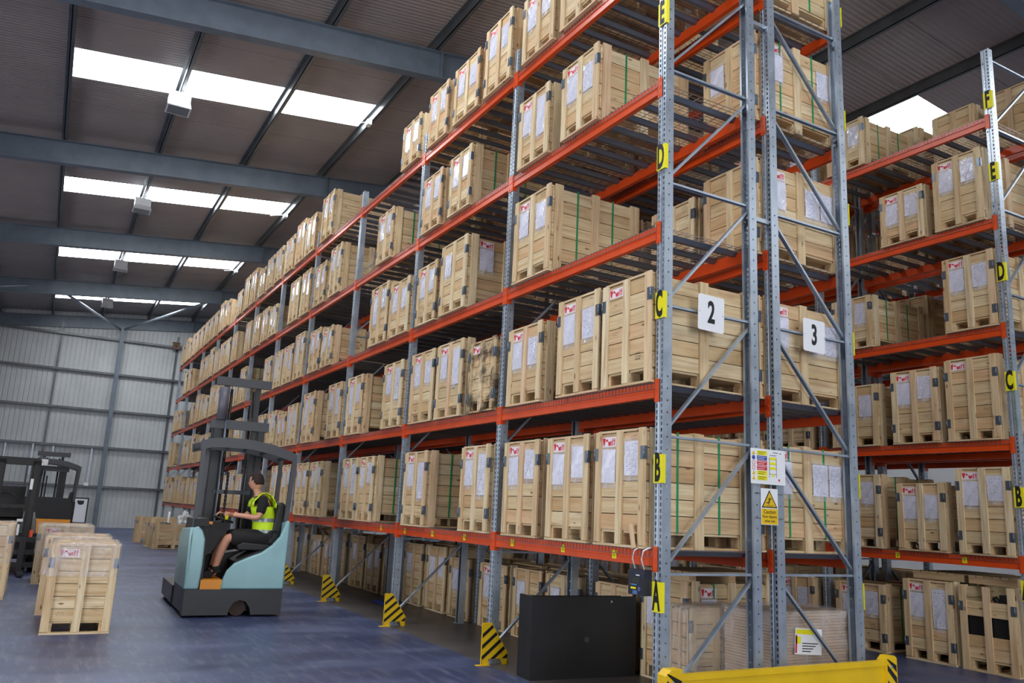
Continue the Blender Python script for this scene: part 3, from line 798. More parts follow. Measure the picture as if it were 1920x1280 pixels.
q = MB(); q.box(-.165, -.145, -.0045, -.003, -.1, .05); ob('red_bar', q.mesh('red_bar', M_red), p)
q = MB()
for i in range(4): q.box(-.08, .12-.03*i, -.0045, -.003, -.02-.022*i, -.012-.022*i)
ob('print_lines', q.mesh('print_lines', M_ink), p)

# ------------------------------------------------------------------ black box on floor in bay 1 of rack 2
t = empty('black_box', (.56, 1.95, 0), R(-4), label='large black open-topped panel box on the floor under the foreground rack', cat='box')
q = MB(); q.box(-.6, .6, -.14, .14, 0, .02); q.box(-.6, .6, -.14, -.12, .02, .77); q.box(-.6, -.58, -.12, .14, .02, .77); q.box(.58, .6, -.12, .14, .02, .73); q.box(-.58, .58, .12, .14, .02, .75)
ob('shell', q.mesh('shell', painted('matt_black_board', (24, 24, 27), .6, .2)), t)
q = MB(); q.tube([(0, -.145, 0), (0, -.14, 0)], .028, 12); ob('worn_badge', q.mesh('worn_badge', plain('scuffed_grey', (60, 58, 62), .6)), t, (.02, 0, .36))
q = MB(); q.tube([(0, -.144, 0), (0, -.14, 0)], .011, 10); ob('screw_head', q.mesh('screw_head', M_galv), t, (.3, 0, .72))

# ------------------------------------------------------------------ column guards
def stripe_cut(poly, mats_pts): pass
def guard(k):
    t = empty('column_guard', (0, k*L-.13, 0), 0, label=['', 'yellow and black striped upright guard nearest the camera', 'striped yellow upright guard, second from the camera', 'striped yellow upright guard, third from the camera', 'striped yellow upright guard beside the reach truck, fourth from the camera', 'striped yellow upright guard half hidden behind the reach truck'][k], cat='guard', group='striped column guards along rack 2')
    q = MB()
    body = [(-.14, .06), (.17, .06), (.16, .12), (-.045, .42), (-.14, .42)]
    q.prism(body, 0, .006); q.prism([(-.146, .42), (-.146, .0), (-.14, .0), (-.14, .42)], -.002, .012)
    q.prism([(-.13, 0), (-.05, 0), (-.06, .06), (-.13, .06)], 0, .006); q.prism([(.09, .06), (.11, 0), (.18, 0), (.17, .06)], 0, .006)
    q.box(-.2, -.05, -.03, 0.03, 0, .006); q.prism([(.166, 0), (.176, 0), (.168, .12), (-.037, .42), (-.045, .42), (.16, .12)], 0, .03)
    ob('guard_plate', q.mesh('guard_plate', M_yellow, fix=True), t)
    # diagonal stripes clipped to body
    q = MB()
    def clip(poly, a, b_, c):   # keep a*x+b*z<=c
        out = []
        for i in range(len(poly)):
            p, r = poly[i], poly[(i+1) % len(poly)]; dp, dr = a*p[0]+b_*p[1]-c, a*r[0]+b_*r[1]-c
            if dp <= 0: out.append(p)
            if dp*dr < 0: f = dp/(dp-dr); out.append((p[0]+f*(r[0]-p[0]), p[1]+f*(r[1]-p[1])))
        return out
    for c0 in (.42, .31, .20, .09, -.02):
        s = clip(body, -.8, 1, c0+.0); s = clip(s, .8, -1, -(c0-.042)) if len(s) > 2 else s
        s = clip(s, -1, 0, .138) if len(s) > 2 else s
        if len(s) > 2: q.prism(s, -.0015, 0)
    ob('black_stripes', q.mesh('black_stripes', M_black, fix=True), t)
for k in (1, 2, 3, 4, 5): guard(k)
# ------------------------------------------------------------------ end barrier
t = empty('rack_end_barrier', (0, -.16, 0), 0, label='long yellow barrier plank across the ends of the two foreground racks', cat='barrier')
q = MB(); q.box(.02, 2.36, -.04, .0, .12, .43); q.box(.02, 2.36, -.05, -.04, .385, .43); q.box(.02, 2.36, -.05, -.04, .12, .165)
ob('plank', q.mesh('plank', M_yellow), t)
for xs in (0, 1):
    x0, x1 = ((-.14, .02), (2.36, 2.5))[xs]
    q = MB(); q.prism([(x0, 0), (x1, 0), (x1, .45), (x1-.03 if xs else x1, .47), (x0+.05, .47), (x0, .43)], -.07, .03)
    p = ob('end_post', q.mesh('end_post', M_yellow, fix=True), t, label='end post with black diagonal stripes')
    q = MB()
    for z in (.0, .13, .26, .36):
        q.prism([(x0+.01, z+.09), (x1-.01, max(z-.03, .01)), (x1-.01, z+.03), (x0+.01, min(z+.14, .44))], -.0715, -.07)
    ob('black_stripes', q.mesh('black_stripes', M_black, fix=True), p)
    q = MB(); q.tube([(0, -.078, 0), (0, -.07, 0)], .012, 8); ob('bolt', q.mesh('bolt', M_galv), p, (x0+.06, 0, .38)); 

# ------------------------------------------------------------------ signs
def plate(name, x0, x1, z0, z1, y, label, tilt=0, rad=.02):
    t = empty(name, ((x0+x1)/2, y, (z0+z1)/2), 0, label=label, cat='sign'); t.rotation_euler = (0, tilt, 0)
    w, h = (x1-x0)/2, (z1-z0)/2; pts = []
    for cx, cz, a0 in ((w-rad, h-rad, 0), (-w+rad, h-rad, 90), (-w+rad, -h+rad, 180), (w-rad, -h+rad, 270)):
        for i in range(4): a = R(a0+30*i); pts.append((cx+rad*math.cos(a), cz+rad*math.sin(a)))
    q = MB(); q.prism(pts, -.003, .0); ob('plate', q.mesh('plate', M_white, fix=True), t); return t
t = plate('number_sign', .37, .67, 3.17, 3.49, -.006, 'square white plate reading two, on the left of the paired end frames', R(1.5)); ob('digit', textmesh('2', .27, M_ink, .008, .0006, .62), t, (0, -.004, 0), FY)
for s in (-1, 1): q = MB(); q.tube([(0, -.006, 0), (0, -.003, 0)], .005, 6); ob('rivet', q.mesh('rivet', M_galv), t, (s*.135, 0, 0))
t = plate('number_sign', 1.67, 1.965, 3.165, 3.48, -.006, 'square white plate reading three, on the right of the paired end frames', R(1)); ob('digit', textmesh('3', .27, M_ink, .008, .0006, .62), t, (0, -.004, 0), FY)
for s in (-1, 1): q = MB(); q.tube([(0, -.006, 0), (0, -.003, 0)], .005, 6); ob('rivet', q.mesh('rivet', M_galv), t, (s*.135, 0, 0))
M_blue = plain('blue_print', (50, 70, 160), .6); M_rd2 = plain('red_panel', (200, 36, 50), .6)
t = plate('rack_safety_notice', .97, 1.39, 1.90, 2.205, -.006, 'white rack safety notice with coloured panels across two uprights', 0, .006)
def flat(nm, x0, x1, z0, z1, mat, d=.0042, par=None): q = MB(); q.box(x0, x1, -d, -.003, z0, z1); return ob(nm, q.mesh(nm, mat), par or t)
rows = [(.115, M_yel2), (.072, M_blue), (.029, M_rd2), (-.014, M_rd2), (-.057, M_yel2), (-.100, M_yel2)]
for zc, mt in rows:
    zc += .0; flat('notice_panel', -.135, -.015, zc-.019, zc+.019, mt)
    q = MB()
    for j in range(2): q.box(-.125, -.03-.02*j, -.0050, -.0042, zc+.006-.016*j, zc+.010-.016*j)
    ob('print_lines', q.mesh('print_lines', M_white if mt in (M_blue, M_rd2) else M_ink), t)
for zc, mt in rows:
    q = MB()
    if mt is M_yel2: q.prism([(-.195, zc-.018), (-.158, zc-.018), (-.1765, zc+.018)], -.0042, -.003); me = q.mesh('warning_symbol', M_yellow, fix=True)
    elif mt is M_blue: q.tube([(-.1765, -.003, zc), (-.1765, -.0042, zc)], .019, 16); me = q.mesh('warning_symbol', M_blue, fix=True)
    else:
        pts = [(-.1765+.017*math.cos(a*math.pi/8), -.0042, zc+.017*math.sin(a*math.pi/8)) for a in range(17)]; q.tube(pts, .002, 4); me = q.mesh('warning_symbol', M_rd2, fix=True)
    ob('warning_symbol', me, t)
q = MB(); q.box(.012, .015, -.0045, -.003, -.09, .085); q.box(.098, .101, -.0045, -.003, -.09, .085)
for i in range(4): q.box(.012, .101, -.0045, -.003, -.065+.042*i+.003, -.065+.042*i+.006)
for zz in (.125,): q.box(.06, .12, -.0045, -.003, zz, zz+.005); q.box(.14, .16, -.0045, -.003, zz-.004, zz+.002)
q.box(.02, .1, -.0045, -.003, .1, .104)
ob('rack_diagram', q.mesh('rack_diagram', M_ink), t)
for i in range(3): flat('diagram_load', .02, .093, .062-.042*i, .085-.042*i, M_yel2, .0046)
q = MB(); q.prism([(.035, -.08), (.08, -.08), (.0575, -.055)], -.0046, -.003); ob('diagram_load', q.mesh('diagram_load', M_yel2, fix=True), t)
flat('red_mark', .122, .14, -.12, -.1, M_rd2)
t = plate('caution_sign', 1.085, 1.29, 1.555, 1.865, -.006, 'yellow and white caution sign reading Floor slippery when wet', 0, .006)
q = MB(); q.prism([(-.095, -.01), (.095, -.01), (0, .143)], -.0042, -.003); ob('triangle_border', q.mesh('triangle_border', M_ink, fix=True), t)
q = MB(); q.prism([(-.077, -.001), (.077, -.001), (0, .124)], -.0050, -.0042); ob('triangle_field', q.mesh('triangle_field', M_yellow, fix=True), t)
q = MB(); q.tube([(.0, -.0056, .072), (.001, -.0056, .073)], .008, 8)
for a, c, w in (((.002, .065), (-.006, .04), .012), ((-.006, .042), (-.03, .03), .008), ((-.006, .04), (-.012, .018), .008), ((-.03, .03), (-.042, .036), .006), ((.002, .062), (.024, .07), .006), ((.0, .058), (-.016, .07), .006)):
    q.bar((a[0], -.0054, a[1]), (c[0], -.0054, c[1]), .0006, w)
q.box(-.04, .045, -.0056, -.005, .006, .010); ob('slipping_figure', q.mesh('slipping_figure', M_ink, fix=True), t)
flat('text_field', -.098, .098, -.15, -.018, M_yellow)
for tx, zz, sz in (('Caution', -.045, .046), ('Floor slippery', -.085, .031), ('when wet', -.122, .031)): ob('sign_text', textmesh(tx, sz, M_ink, .0004, .0003, 1), t, (0, -.0046, zz), FY)
q = MB()
for z in (.11, -.1): q.box(-.17, .17, .0, .003, z-.002, z+.002)
ob('cable_tie', q.mesh('cable_tie', M_black), t)

# ------------------------------------------------------------------ device hanging from beam
t = empty('battery_monitor', (-.056, .20, .96), 0, label='black wall charger unit hanging by two white cables beside plate A', cat='charger')
q = MB(); q.prism([(-.04, .0), (-.04, .16), (-.03, .2), (.04, .2), (.04, .0)], -.1, .1, 'xz'); ob('casing', q.mesh('casing', plain('dark_plastic', (34, 38, 52), .35), fix=True), t)
def fp(nm, y0, y1, z0, z1, mt): q = MB(); q.box(-.0415, -.04, y0, y1, z0, z1); ob(nm, q.mesh(nm, mt), t)
fp('display', -.05, .05, .09, .135, plain('lcd', (48, 54, 50), .2)); fp('yellow_key', 0, .065, .045, .06, M_yel2); fp('blue_stripe', -.01, .055, .075, .084, plain('cyan_print', (50, 140, 200), .5)); fp('red_stripe', .058, .075, .075, .084, M_red)
fp('white_badge', -.045, .0, .15, .158, M_white); fp('connector_socket', -.02, .04, .005, .035, plain('blue_plastic', (80, 110, 160), .4))
q = MB(); q.tube([(-.0415, -.045, .05), (-.043, -.045, .05)], .018, 12); ob('round_key', q.mesh('round_key', plain('violet_key', (90, 90, 130), .4)), t)
for yy in (.06, -.055):
    q = MB(); q.tube([(.045, yy-.02, .372), (.02, yy-.02, .366), (-.022, yy-.01, .345), (-.03, yy, .28), (-.01, yy-.01, .2)], .006, 6); ob('white_cable', q.mesh('white_cable', M_white), t)

# ------------------------------------------------------------------ crates on the left floor
def wrapc(t, W_, H_, z0, seed): ob('stretch_film', wrap_mesh(-.012, 1.212, -W_/2-.012, W_/2+.012, z0, H_+.02, seed), t)
t = crate(-3.78, 5.5, 0, .70, .96, 'front wrapped pine crate of the row on the blue floor', 'crates lined up on the blue floor', 2, docs='--', straps=0, clips=1, rz=R(88)); wrapc(t, .7, .96, .62, 1)
t = crate(-3.80, 7.15, 0, .76, .96, 'second wrapped pine crate of the row, close behind the front one', 'crates lined up on the blue floor', 2, docs='--', straps=0, clips=1, rz=R(88)); wrapc(t, .76, .96, .5, 2)
t = crate(-3.84, 11.1, 0, .84, .96, 'rearmost wrapped pine crate of the row on the blue floor', 'crates lined up on the blue floor', 2, docs='--', straps=0, clips=1, rz=R(90)); wrapc(t, .84, .96, .5, 4)
t = crate(-5.0, 8.9, 0, .84, 1.04, 'tall wrapped pine crate cut by the left edge of the photo', None, 2, docs='--', straps=0, clips=1, rz=R(90)); wrapc(t, .84, 1.04, .5, 6)
# far open crates with scrap
def open_crate(x, y, W_, H_, label, rz=0):
    return crate(x, y, 0, W_, H_, label, 'open crates by the far end of the racks', 2, docs='s-', side='', straps=0, logo=False, clips=1, rz=rz, lidless=True)
oc1 = open_crate(-1.25, 22.0, .70, .74, 'open pine crate with white wrapping spilling out, beside the reach truck')
oc2 = open_crate(-1.30, 23.0, .76, .84, 'open pine crate behind the one with spilling white wrapping')
oc3 = open_crate(-1.42, 25.2, .70, .84, 'rearmost open pine crate near the far wall')
def scrap(name, x, y, z, mat, label, pts, r, cat='packing waste'):
    q = MB(); q.tube(pts, r, 7); return ob(name, q.mesh(name, mat), None, (x, y, z), label=label, cat=cat)
scrap('cardboard_tube', -.85, 22.0, .135, M_white, 'white tube standing upright in the open crate', [(0, 0, 0), (.02, 0, .55), (.03, .02, .95)], [.035, .04, .03], 'tube')
wb = bmesh.new(); bmesh.ops.create_icosphere(wb, subdivisions=3, radius=.2); rr = random.Random(4)
for v in wb.verts: v.co *= rr.uniform(.65, 1.25); v.co.z = v.co.z*1.5+.15
me = bpy.data.meshes.new('plastic_wrapping'); wb.to_mesh(me); wb.free(); me.materials.append(plain('white_plastic', (225, 228, 232), .4))
ob('plastic_wrapping', me, None, (-.36, 22.0, .64), label='crumpled white plastic wrapping sticking out of the open crate', cat='packing waste')
wb = bmesh.new(); bmesh.ops.create_icosphere(wb, subdivisions=3, radius=.25)
for v in wb.verts: v.co *= rr.uniform(.8, 1.1); v.co.z *= .45; v.co.y *= .85
me = bpy.data.meshes.new('dark_scrap'); wb.to_mesh(me); wb.free(); me.materials.append(M_black)
ob('dark_scrap', me, None, (-.95, 22.0, .66), label='dark scrap heap filling the open crate', cat='packing waste')

# bird box on the wall
t = empty('wooden_box', (.42, YW-.17, 8.55), 0, label='small brown wooden box fixed on the top girt of the far wall', cat='box')
q = MB(); q.box(-.15, .15, -.12, 0, 0, .3); q.box(-.18, .18, -.15, .0, .3, .33); ob('casing', q.mesh('casing', painted('brown_board', (120, 92, 70), .8)), t)
q = MB(); q.box(-.05, .05, -.123, -.12, .1, .2); ob('opening', q.mesh('opening', M_black), t)
# charger cabinet
t = empty('charger_cabinet', (-2.75, 35.6, 0), 0, label='white battery charger cabinet with dark frame by the far wall', cat='charger')
q = MB(); q.box(-.33, .33, 0, .35, 0, .25); q.box(-.33, -.27, 0, .35, .25, 1.3); q.box(.27, .33, 0, .35, .25, 1.3); q.box(-.27, .27, 0, .35, 1.24, 1.3); ob('frame', q.mesh('frame', plain('dark_frame', (50, 54, 58), .5)), t)
q = MB(); q.box(-.27, .27, -.01, .34, .25, 1.24); ob('front_panel', q.mesh('front_panel', M_white), t)
q = MB(); q.prism([(-.13, 1.17), (.15, 1.17), (.13, 1.02), (.0, .98), (-.1, 1.04)], -.014, -.01); ob('dark_emblem', q.mesh('dark_emblem', M_black, fix=True), t)

# ------------------------------------------------------------------ reach trucks
M_tblue = painted('pale_blue_panel', (142, 186, 192), .3, .05); M_tdark = painted('charcoal_chassis', (38, 39, 44), .4, .1); M_torange = plain('orange_panel', (236, 150, 30), .4)
M_seat = plain('black_vinyl', (28, 28, 30), .55); M_mast = plain('mast_steel', (28, 30, 35), .4, .2); M_guard = plain('guard_grey', (52, 56, 63), .4)
def bev(o, w=.02, n=3):
    md = o.modifiers.new('bevel', 'BEVEL'); md.width = w; md.segments = n; md.limit_method = 'ANGLE'; md.angle_limit = R(40)
    for p in o.data.polygons: p.use_smooth = True
    try:
        o.data.set_sharp_from_angle(angle=R(35))
    except Exception: pass
    return o
def truck(x, y, rz, label, mp, mc, mast1, mast2, ch=None):
    t = empty('reach_truck', (x, y, 0), rz, label=label, cat='forklift')
    q = MB()
    arch = [(-.06, .03), (-.05, .11), (0, .19), (.08, .225), (.16, .2), (.22, .12), (.24, .03)]
    pts = [(-.64, .03)]+arch+[(.64, .03), (.64, .36), (-.64, .36)]
    q.prism(pts, 0, .25); ob('chassis_skirt', q.mesh('chassis_skirt', mc, fix=True), t)
    q = MB(); q.box(-.64, .64, .25, 1.2, .05, .36); ob('chassis', q.mesh('chassis', mc), t)
    q = MB(); q.tube([(.07, .12, .115), (.07, .24, .115)], .112, 20); ob('drive_wheel', q.mesh('drive_wheel', plain('wheel_tread', (70, 54, 46), .7)), t)
    for s in (-1, 1):
        q = MB(); q.box(s*.5, s*.66, 1.2, 2.5, .06, .30); l = ob('support_leg', q.mesh('support_leg', mc), t)
        q = MB(); q.tube([(s*.54, 2.4, .08), (s*.62, 2.4, .08)], .08, 14); ob('load_wheel', q.mesh('load_wheel', M_black), l)
    q = MB(); q.prism([(-.64, .36), (-.66, 1.05), (-.63, 1.15), (-.56, 1.18), (-.50, 1.12), (-.455, 1.01), (-.45, .67), (-.47, .36)], 0, .07); q.prism([(.0, .36), (1.1, .36), (1.1, 1.0), (.9, 1.12), (.0, 1.16)], -.66, -.60, 'yz')
    bev(ob('left_panel', q.mesh('left_panel', mp, fix=True), t))
    R1 = [(-.19, .36), (-.17, .49), (-.13, .6), (-.04, .7), (.13, .78), (.31, .85), (.44, .95), (.54, 1.07), (.59, 1.22), (.615, 1.3), (.66, 1.28), (.66, 1.04), (.65, .36)]
    q = MB(); q.prism(R1, 0, .09); q.prism([(.09, .36), (1.05, .36), (1.05, 1.0), (.8, 1.25), (.09, 1.28)], .60, .66, 'yz')
    bev(ob('rear_panel', q.mesh('rear_panel', mp, fix=True), t), .03)
    q = MB(); q.box(-.64, -.5, 1.0, 1.2, .36, .40); ob('paper_pad', q.mesh('paper_pad', M_white), t)
    q = MB(); q.box(-.45, -.17, .03, .6, .36, .48); ob('step', q.mesh('step', M_torange), t)
    q = MB(); q.prism([(-.3, .36), (-.3, .75), (.1, .82), (.35, .9), (.55, 1.05), (.6, 1.25), (.6, .36)], .75, 1.1); q.prism([(.0, .49), (-.02, .72), (.14, .80), (.3, .86), (.56, .95), (.6, .36), (.0, .36)], .1, .75); ob('inner_hull', q.mesh('inner_hull', M_seat, fix=True), t)
    q = MB(); q.box(-.60, -.42, .07, 1.05, .36, 1.18); q.prism([(-.60, 1.18), (-.42, 1.18), (-.44, 1.29), (-.6, 1.27)], .02, 1.0); q.prism([(-.44, .75), (-.3, .8), (-.08, 1.18), (-.12, 1.24), (-.44, 1.2)], .45, 1.05)
    ob('control_console', q.mesh('control_console', M_seat, fix=True), t)
    q = MB(); pts = [(-.19+.14*math.cos(a*math.pi/10)*.95, .42+.14*math.sin(a*math.pi/10), 1.27-.04*math.cos(a*math.pi/10)) for a in range(21)]; q.tube(pts, .014, 6, caps=False); q.tube([(-.19, .42, 1.27), (-.19, .55, 1.15)], .02, 6); ob('steering_wheel', q.mesh('steering_wheel', M_seat), t)
    q = MB(); q.tube([(-.17, .26, 1.27), (-.17, .26, 1.34)], [.022, .026], 10); ob('steering_knob', q.mesh('steering_knob', M_yel2), t)
    q = MB(); q.box(-.42, -.34, .3, .4, 1.2, 1.235); ob('orange_switch', q.mesh('orange_switch', M_torange), t)
    q = MB(); q.prism([(.02, .86), (.0, .93), (.08, .97), (.5, .94), (.56, .9), (.5, .86)], .22, .74); bev(ob('seat_cushion', q.mesh('seat_cushion', M_seat, fix=True), t), .02)
    q = MB(); q.prism([(.44, .95), (.50, 1.28), (.53, 1.50), (.58, 1.55), (.63, 1.50), (.61, 1.2), (.56, .93)], .26, .70); bev(ob('seat_back', q.mesh('seat_back', M_seat, fix=True), t), .025)
    # guard
    top = [(-.64, 2.20), (-.65, 2.32), (-.5, 2.37), (-.3, 2.395), (.05, 2.385), (.35, 2.34), (.6, 2.26), (.69, 2.22), (.69, 2.10), (.6, 2.13), (.35, 2.2), (.05, 2.25), (-.3, 2.255), (-.5, 2.24)]
    q = MB(); q.prism(top, .12, .16); q.prism(top, .98, 1.02)
    for xx, zz in ((-.6, 2.26), (-.4, 2.31), (-.15, 2.33), (.1, 2.31), (.35, 2.26), (.62, 2.18)): q.box(xx-.02, xx+.02, .14, 1.0, zz-.02, zz+.02)
    g = ob('overhead_guard', q.mesh('overhead_guard', M_guard, fix=True), t)
    for a_, c_, w_, h_ in (((-.60, .14, 1.15), (-.60, .14, 2.24), .05, .05), ((-.46, .98, 1.15), (-.44, .98, 2.24), .06, .08), ((.62, .14, 1.26), (.66, .14, 2.16), .05, .06), ((.62, 1.0, 1.0), (.66, 1.0, 2.16), .05, .05)):
        q = MB(); q.bar(a_, c_, w_, h_); ob('guard_post', q.mesh('guard_post', M_guard), t)
    # mast
    q = MB()
    for xa, xb in ((-.36, -.24), (.30, .42)):
        q.box(xa, xb, 1.30, 1.42, .08, mast1); q.box(xa+.02, xb-.02, 1.26, 1.30, .08, mast1)
    ob('outer_mast', q.mesh('outer_mast', M_mast), t)
    q = MB()
    for xa, xb in ((-.24, -.17), (.23, .30)): q.box(xa, xb, 1.32, 1.44, .1, mast2)
    q.tube([(-.13, 1.36, .3), (-.13, 1.36, mast2-.1)], .022, 8); q.tube([(.19, 1.36, .3), (.19, 1.36, mast2-.1)], .022, 8)
    ob('inner_mast', q.mesh('inner_mast', M_mast), t)
    q = MB(); q.box(-.20, -.185, 1.20, 1.26, .4, mast2-.2); ob('steel_rail', q.mesh('steel_rail', plain('rail_steel', (96, 112, 130), .5, .3)), t)
    for a_ in ((-.40, .47, 1.24, 1.30, mast1-.02, mast1+.12), (-.38, .45, 1.26, 1.32, mast2-.06, mast2+.07), (-.36, .42, 1.3, 1.34, mast1*.62, mast1*.62+.06)): q = MB(); q.box(*a_); ob('mast_crossbar', q.mesh('mast_crossbar', M_guard), t)
    pass
    q = MB(); q.tube([(-.26, 1.2, mast2-.6), (-.26, 1.2, mast2-.1)], .075, 14); ob('mast_cylinder', q.mesh('mast_cylinder', plain('grey_cover', (92, 92, 104), .4)), t)
    q = MB(); q.box(-.3, .36, 1.46, 1.5, .35, .9); 
    for xx in (-.25, .2): q.box(xx, xx+.1, 1.5, 2.6, .33, .37)
    ob('fork_carriage', q.mesh('fork_carriage', M_mast), t)
    q = MB(); pts = [(-.06, 1.25, .9+i*.03+.0) for i in range(36)]; q.tube(pts, [.022 if i % 2 else .014 for i in range(36)], 8); ob('spiral_hose', q.mesh('spiral_hose', M_seat), t)
    return t
truck(-1.86, 6.62, R(-1.5), 'pale blue reach truck with a seated driver on the blue floor', M_tblue, M_tdark, 2.62, 3.33)
tk = truck(-4.12, 20.3, R(2), 'parked black reach truck with orange base behind the floor crates', M_seat, M_torange, 2.1, 2.55)
q = MB(); q.box(-.6, .6, -.05, -.01, .4, .80); ob('battery_cover', q.mesh('battery_cover', M_torange), tk)
q = MB(); q.prism([(-.6, .81), (-.58, 1.36), (.5, 1.36), (.6, 1.2), (.6, .81)], -.05, -.01); ob('rear_cover', q.mesh('rear_cover', M_black, fix=True), tk)

# ------------------------------------------------------------------ dark counterbalance forklift at far left
t = empty('forklift', (-4.75, 13.2, 0), R(4), label='black parked forklift with tall mast behind the left floor crates', cat='forklift')
q = MB()
for xa in (-.36, .22): q.box(xa, xa+.14, -.1, .04, .06, 2.1); q.box(xa+.03, xa+.11, -.16, -.1, .1, 2.02)
q.box(-.36, .36, -.1, .02, 2.0, 2.12); q.box(-.36, .36, -.08, 0, 1.2, 1.26); q.box(-.36, .36, -.08, 0, .1, .2)
ob('mast', q.mesh('mast', M_black), t)
q = MB()
for z in (.12, .35, .58): q.box(-.48, .48, -.22, -.16, z, z+.09)
for xx in (-.3, .2): q.box(xx, xx+.1, -1.0, -.2, .03, .07); q.box(xx, xx+.1, -.26, -.2, .03, .6)
ob('fork_carriage', q.mesh('fork_carriage', plain('fork_dark', (36, 38, 42), .4)), t)
q = MB(); q.prism([(.1, .25), (1.9, .25), (1.9, .95), (1.5, 1.1), (.9, .95), (.5, .6), (.1, .75)], -.5, .5, 'yz'); bev(ob('body', q.mesh('body', M_seat, fix=True), t), .03)
q = MB(); q.tube([(-.4, .25, .1), (-.3, .5, 2.1)], .03, 8); q.tube([(.4, .25, .1), (.3, .5, 2.1)], .03, 8); q.tube([(-.4, 1.6, .9), (-.35, 1.4, 2.12)], .03, 8); q.tube([(.4, 1.6, .9), (.35, 1.4, 2.12)], .03, 8)
for i in range(6): q.box(-.4+i*.15, -.36+i*.15, .45, 1.45, 2.1, 2.14)
q.box(-.42, .42, .42, .48, 2.08, 2.16); q.box(-.42, .42, 1.4, 1.46, 2.08, 2.16); ob('overhead_guard', q.mesh('overhead_guard', M_black), t)
for s in (-1, 1):
    for yc, r in ((.3, .26), (1.55, .2)):
        q = MB(); q.tube([(s*.42, yc, r), (s*.55, yc, r)], r, 18); ob('wheel', q.mesh('wheel', M_black), t)
q = MB(); pts = [(-.1+.17*math.cos(a*math.pi/10), .62+.06*math.sin(a*math.pi/10), 1.32+.15*math.sin(a*math.pi/10)) for a in range(21)]; q.tube(pts, .014, 6, caps=False); ob('steering_wheel', q.mesh('steering_wheel', M_seat), t)
q = MB(); q.box(-.2, .25, .9, 1.3, 1.0, 1.12); q.box(-.2, .25, 1.25, 1.35, 1.1, 1.6); ob('seat', q.mesh('seat', M_seat), t)
q = MB(); q.box(.36, .48, .1, .22, 2.02, 2.14); ob('work_light', q.mesh('work_light', M_white), t)
q = MB(); q.box(.1, .2, -.17, -.16, .95, 1.0); q.box(.12, .16, -.17, -.16, .7, .9); q.box(.22, .27, -.165, -.16, 1.55, 1.75); ob('data_plates', q.mesh('data_plates', M_white), t)
q = MB(); q.box(.34, .40, -.12, -.1, .6, .8); ob('orange_reflector', q.mesh('orange_reflector', plain('reflector', (240, 90, 50), .4)), t)

# ------------------------------------------------------------------ driver
def skin(name, joints, edges, mat, parent, root=0, sub=2, extra=None):
    me = bpy.data.meshes.new(name); me.from_pydata([j[0] for j in joints], edges, [])
    o = bpy.data.objects.new(name, me); COL.objects.link(o)
    sk = o.modifiers.new('skin', 'SKIN'); sk.use_smooth_shade = True
    for i, j in enumerate(joints):
        r = j[1]; me.skin_vertices[0].data[i].radius = (r, r) if not isinstance(r, tuple) else r
    me.skin_vertices[0].data[root].use_root = True
    ss = o.modifiers.new('sub', 'SUBSURF'); ss.levels = sub; ss.render_levels = sub
    dg = bpy.context.evaluated_depsgraph_get(); m2 = bpy.data.meshes.new_from_object(o.evaluated_get(dg)); bpy.data.objects.remove(o)
    if extra:
        bm = bmesh.new(); bm.from_mesh(m2)
        for e in extra: bm.from_mesh(e)
        bm.to_mesh(m2); bm.free()
    m2.name = name; m2.materials.clear(); m2.materials.append(mat)
    for p in m2.polygons: p.use_smooth = True
    return ob(name, m2, parent)
PX, PY, PZ = -1.44, 7.08, 1.03
man = empty('person', (PX, PY, PZ), 0, label='man in yellow hi-vis vest and black shorts seated driving the blue reach truck', cat='person'); man.scale = (1.07,)*3
M_skin = plain('skin', (206, 150, 124), .55, Subsurface_Weight=.1)
def J(x, y, z): return (x, y, z)      # relative to hip; facing -X, left hand side is -Y
pel = J(0, 0, .04); spi = J(-.02, 0, .22); che = J(-.07, 0, .42); nec = J(-.13, 0, .56); hb = J(-.16, 0, .63)
shL = J(-.09, -.18, .49); elL = J(-.15, -.24, .26); wrL = J(-.40, -.20, .285); hnL = J(-.47, -.18, .30)
shR = J(-.10, .18, .49); elR = J(-.20, .25, .27); wrR = J(-.44, .20, .28); hnR = J(-.52, .18, .30)
hiL = J(-.02, -.10, .0); knL = J(-.50, -.15, .0); anL = J(-.62, -.14, -.42); toL = J(-.80, -.14, -.50)
hiR = J(-.02, .10, .0); knR = J(-.50, .14, -.0); anR = J(-.60, .14, -.42); toR = J(-.78, .14, -.50)
def mid0(a, d): return (a[0]-.01, a[1], a[2]-d)
# head mesh, turned away towards +Y/-X
hm = bmesh.new(); bmesh.ops.create_uvsphere(hm, u_segments=28, v_segments=20, radius=1)
for v in hm.verts:
    x, y, z = v.co
    f = max(0, -x)
    w = .076*(1-.18*max(0, -z)**1.5*(.5+f*.5)); d = .097; h = .118
    nx, ny, nz = x*d, y*w, z*h
    if z < -.2: nx -= .012*f*(-z)
    nose = math.exp(-((y/.16)**2+((z+.12)/.2)**2))*(f > .6); nx -= .024*nose
    eye = math.exp(-(((abs(y)-.38)/.14)**2+((z-.08)/.1)**2))*(f > .5); nx += .009*eye
    lip = math.exp(-((y/.3)**2+((z+.46)/.07)**2))*(f > .5); nx -= .006*lip
    ear = math.exp(-(((x-.05)/.13)**2+((z+.0)/.22)**2))*(abs(y) > .85); ny += math.copysign(.018*ear, y)
    v.co = (nx, ny, nz)
hm.transform(Matrix.Translation((-.18, 0, .735)) @ Matrix.Rotation(R(-42), 4, 'Z') @ Matrix.Rotation(R(-6), 4, 'Y'))
HM = bpy.data.meshes.new('head'); hm.to_mesh(HM)
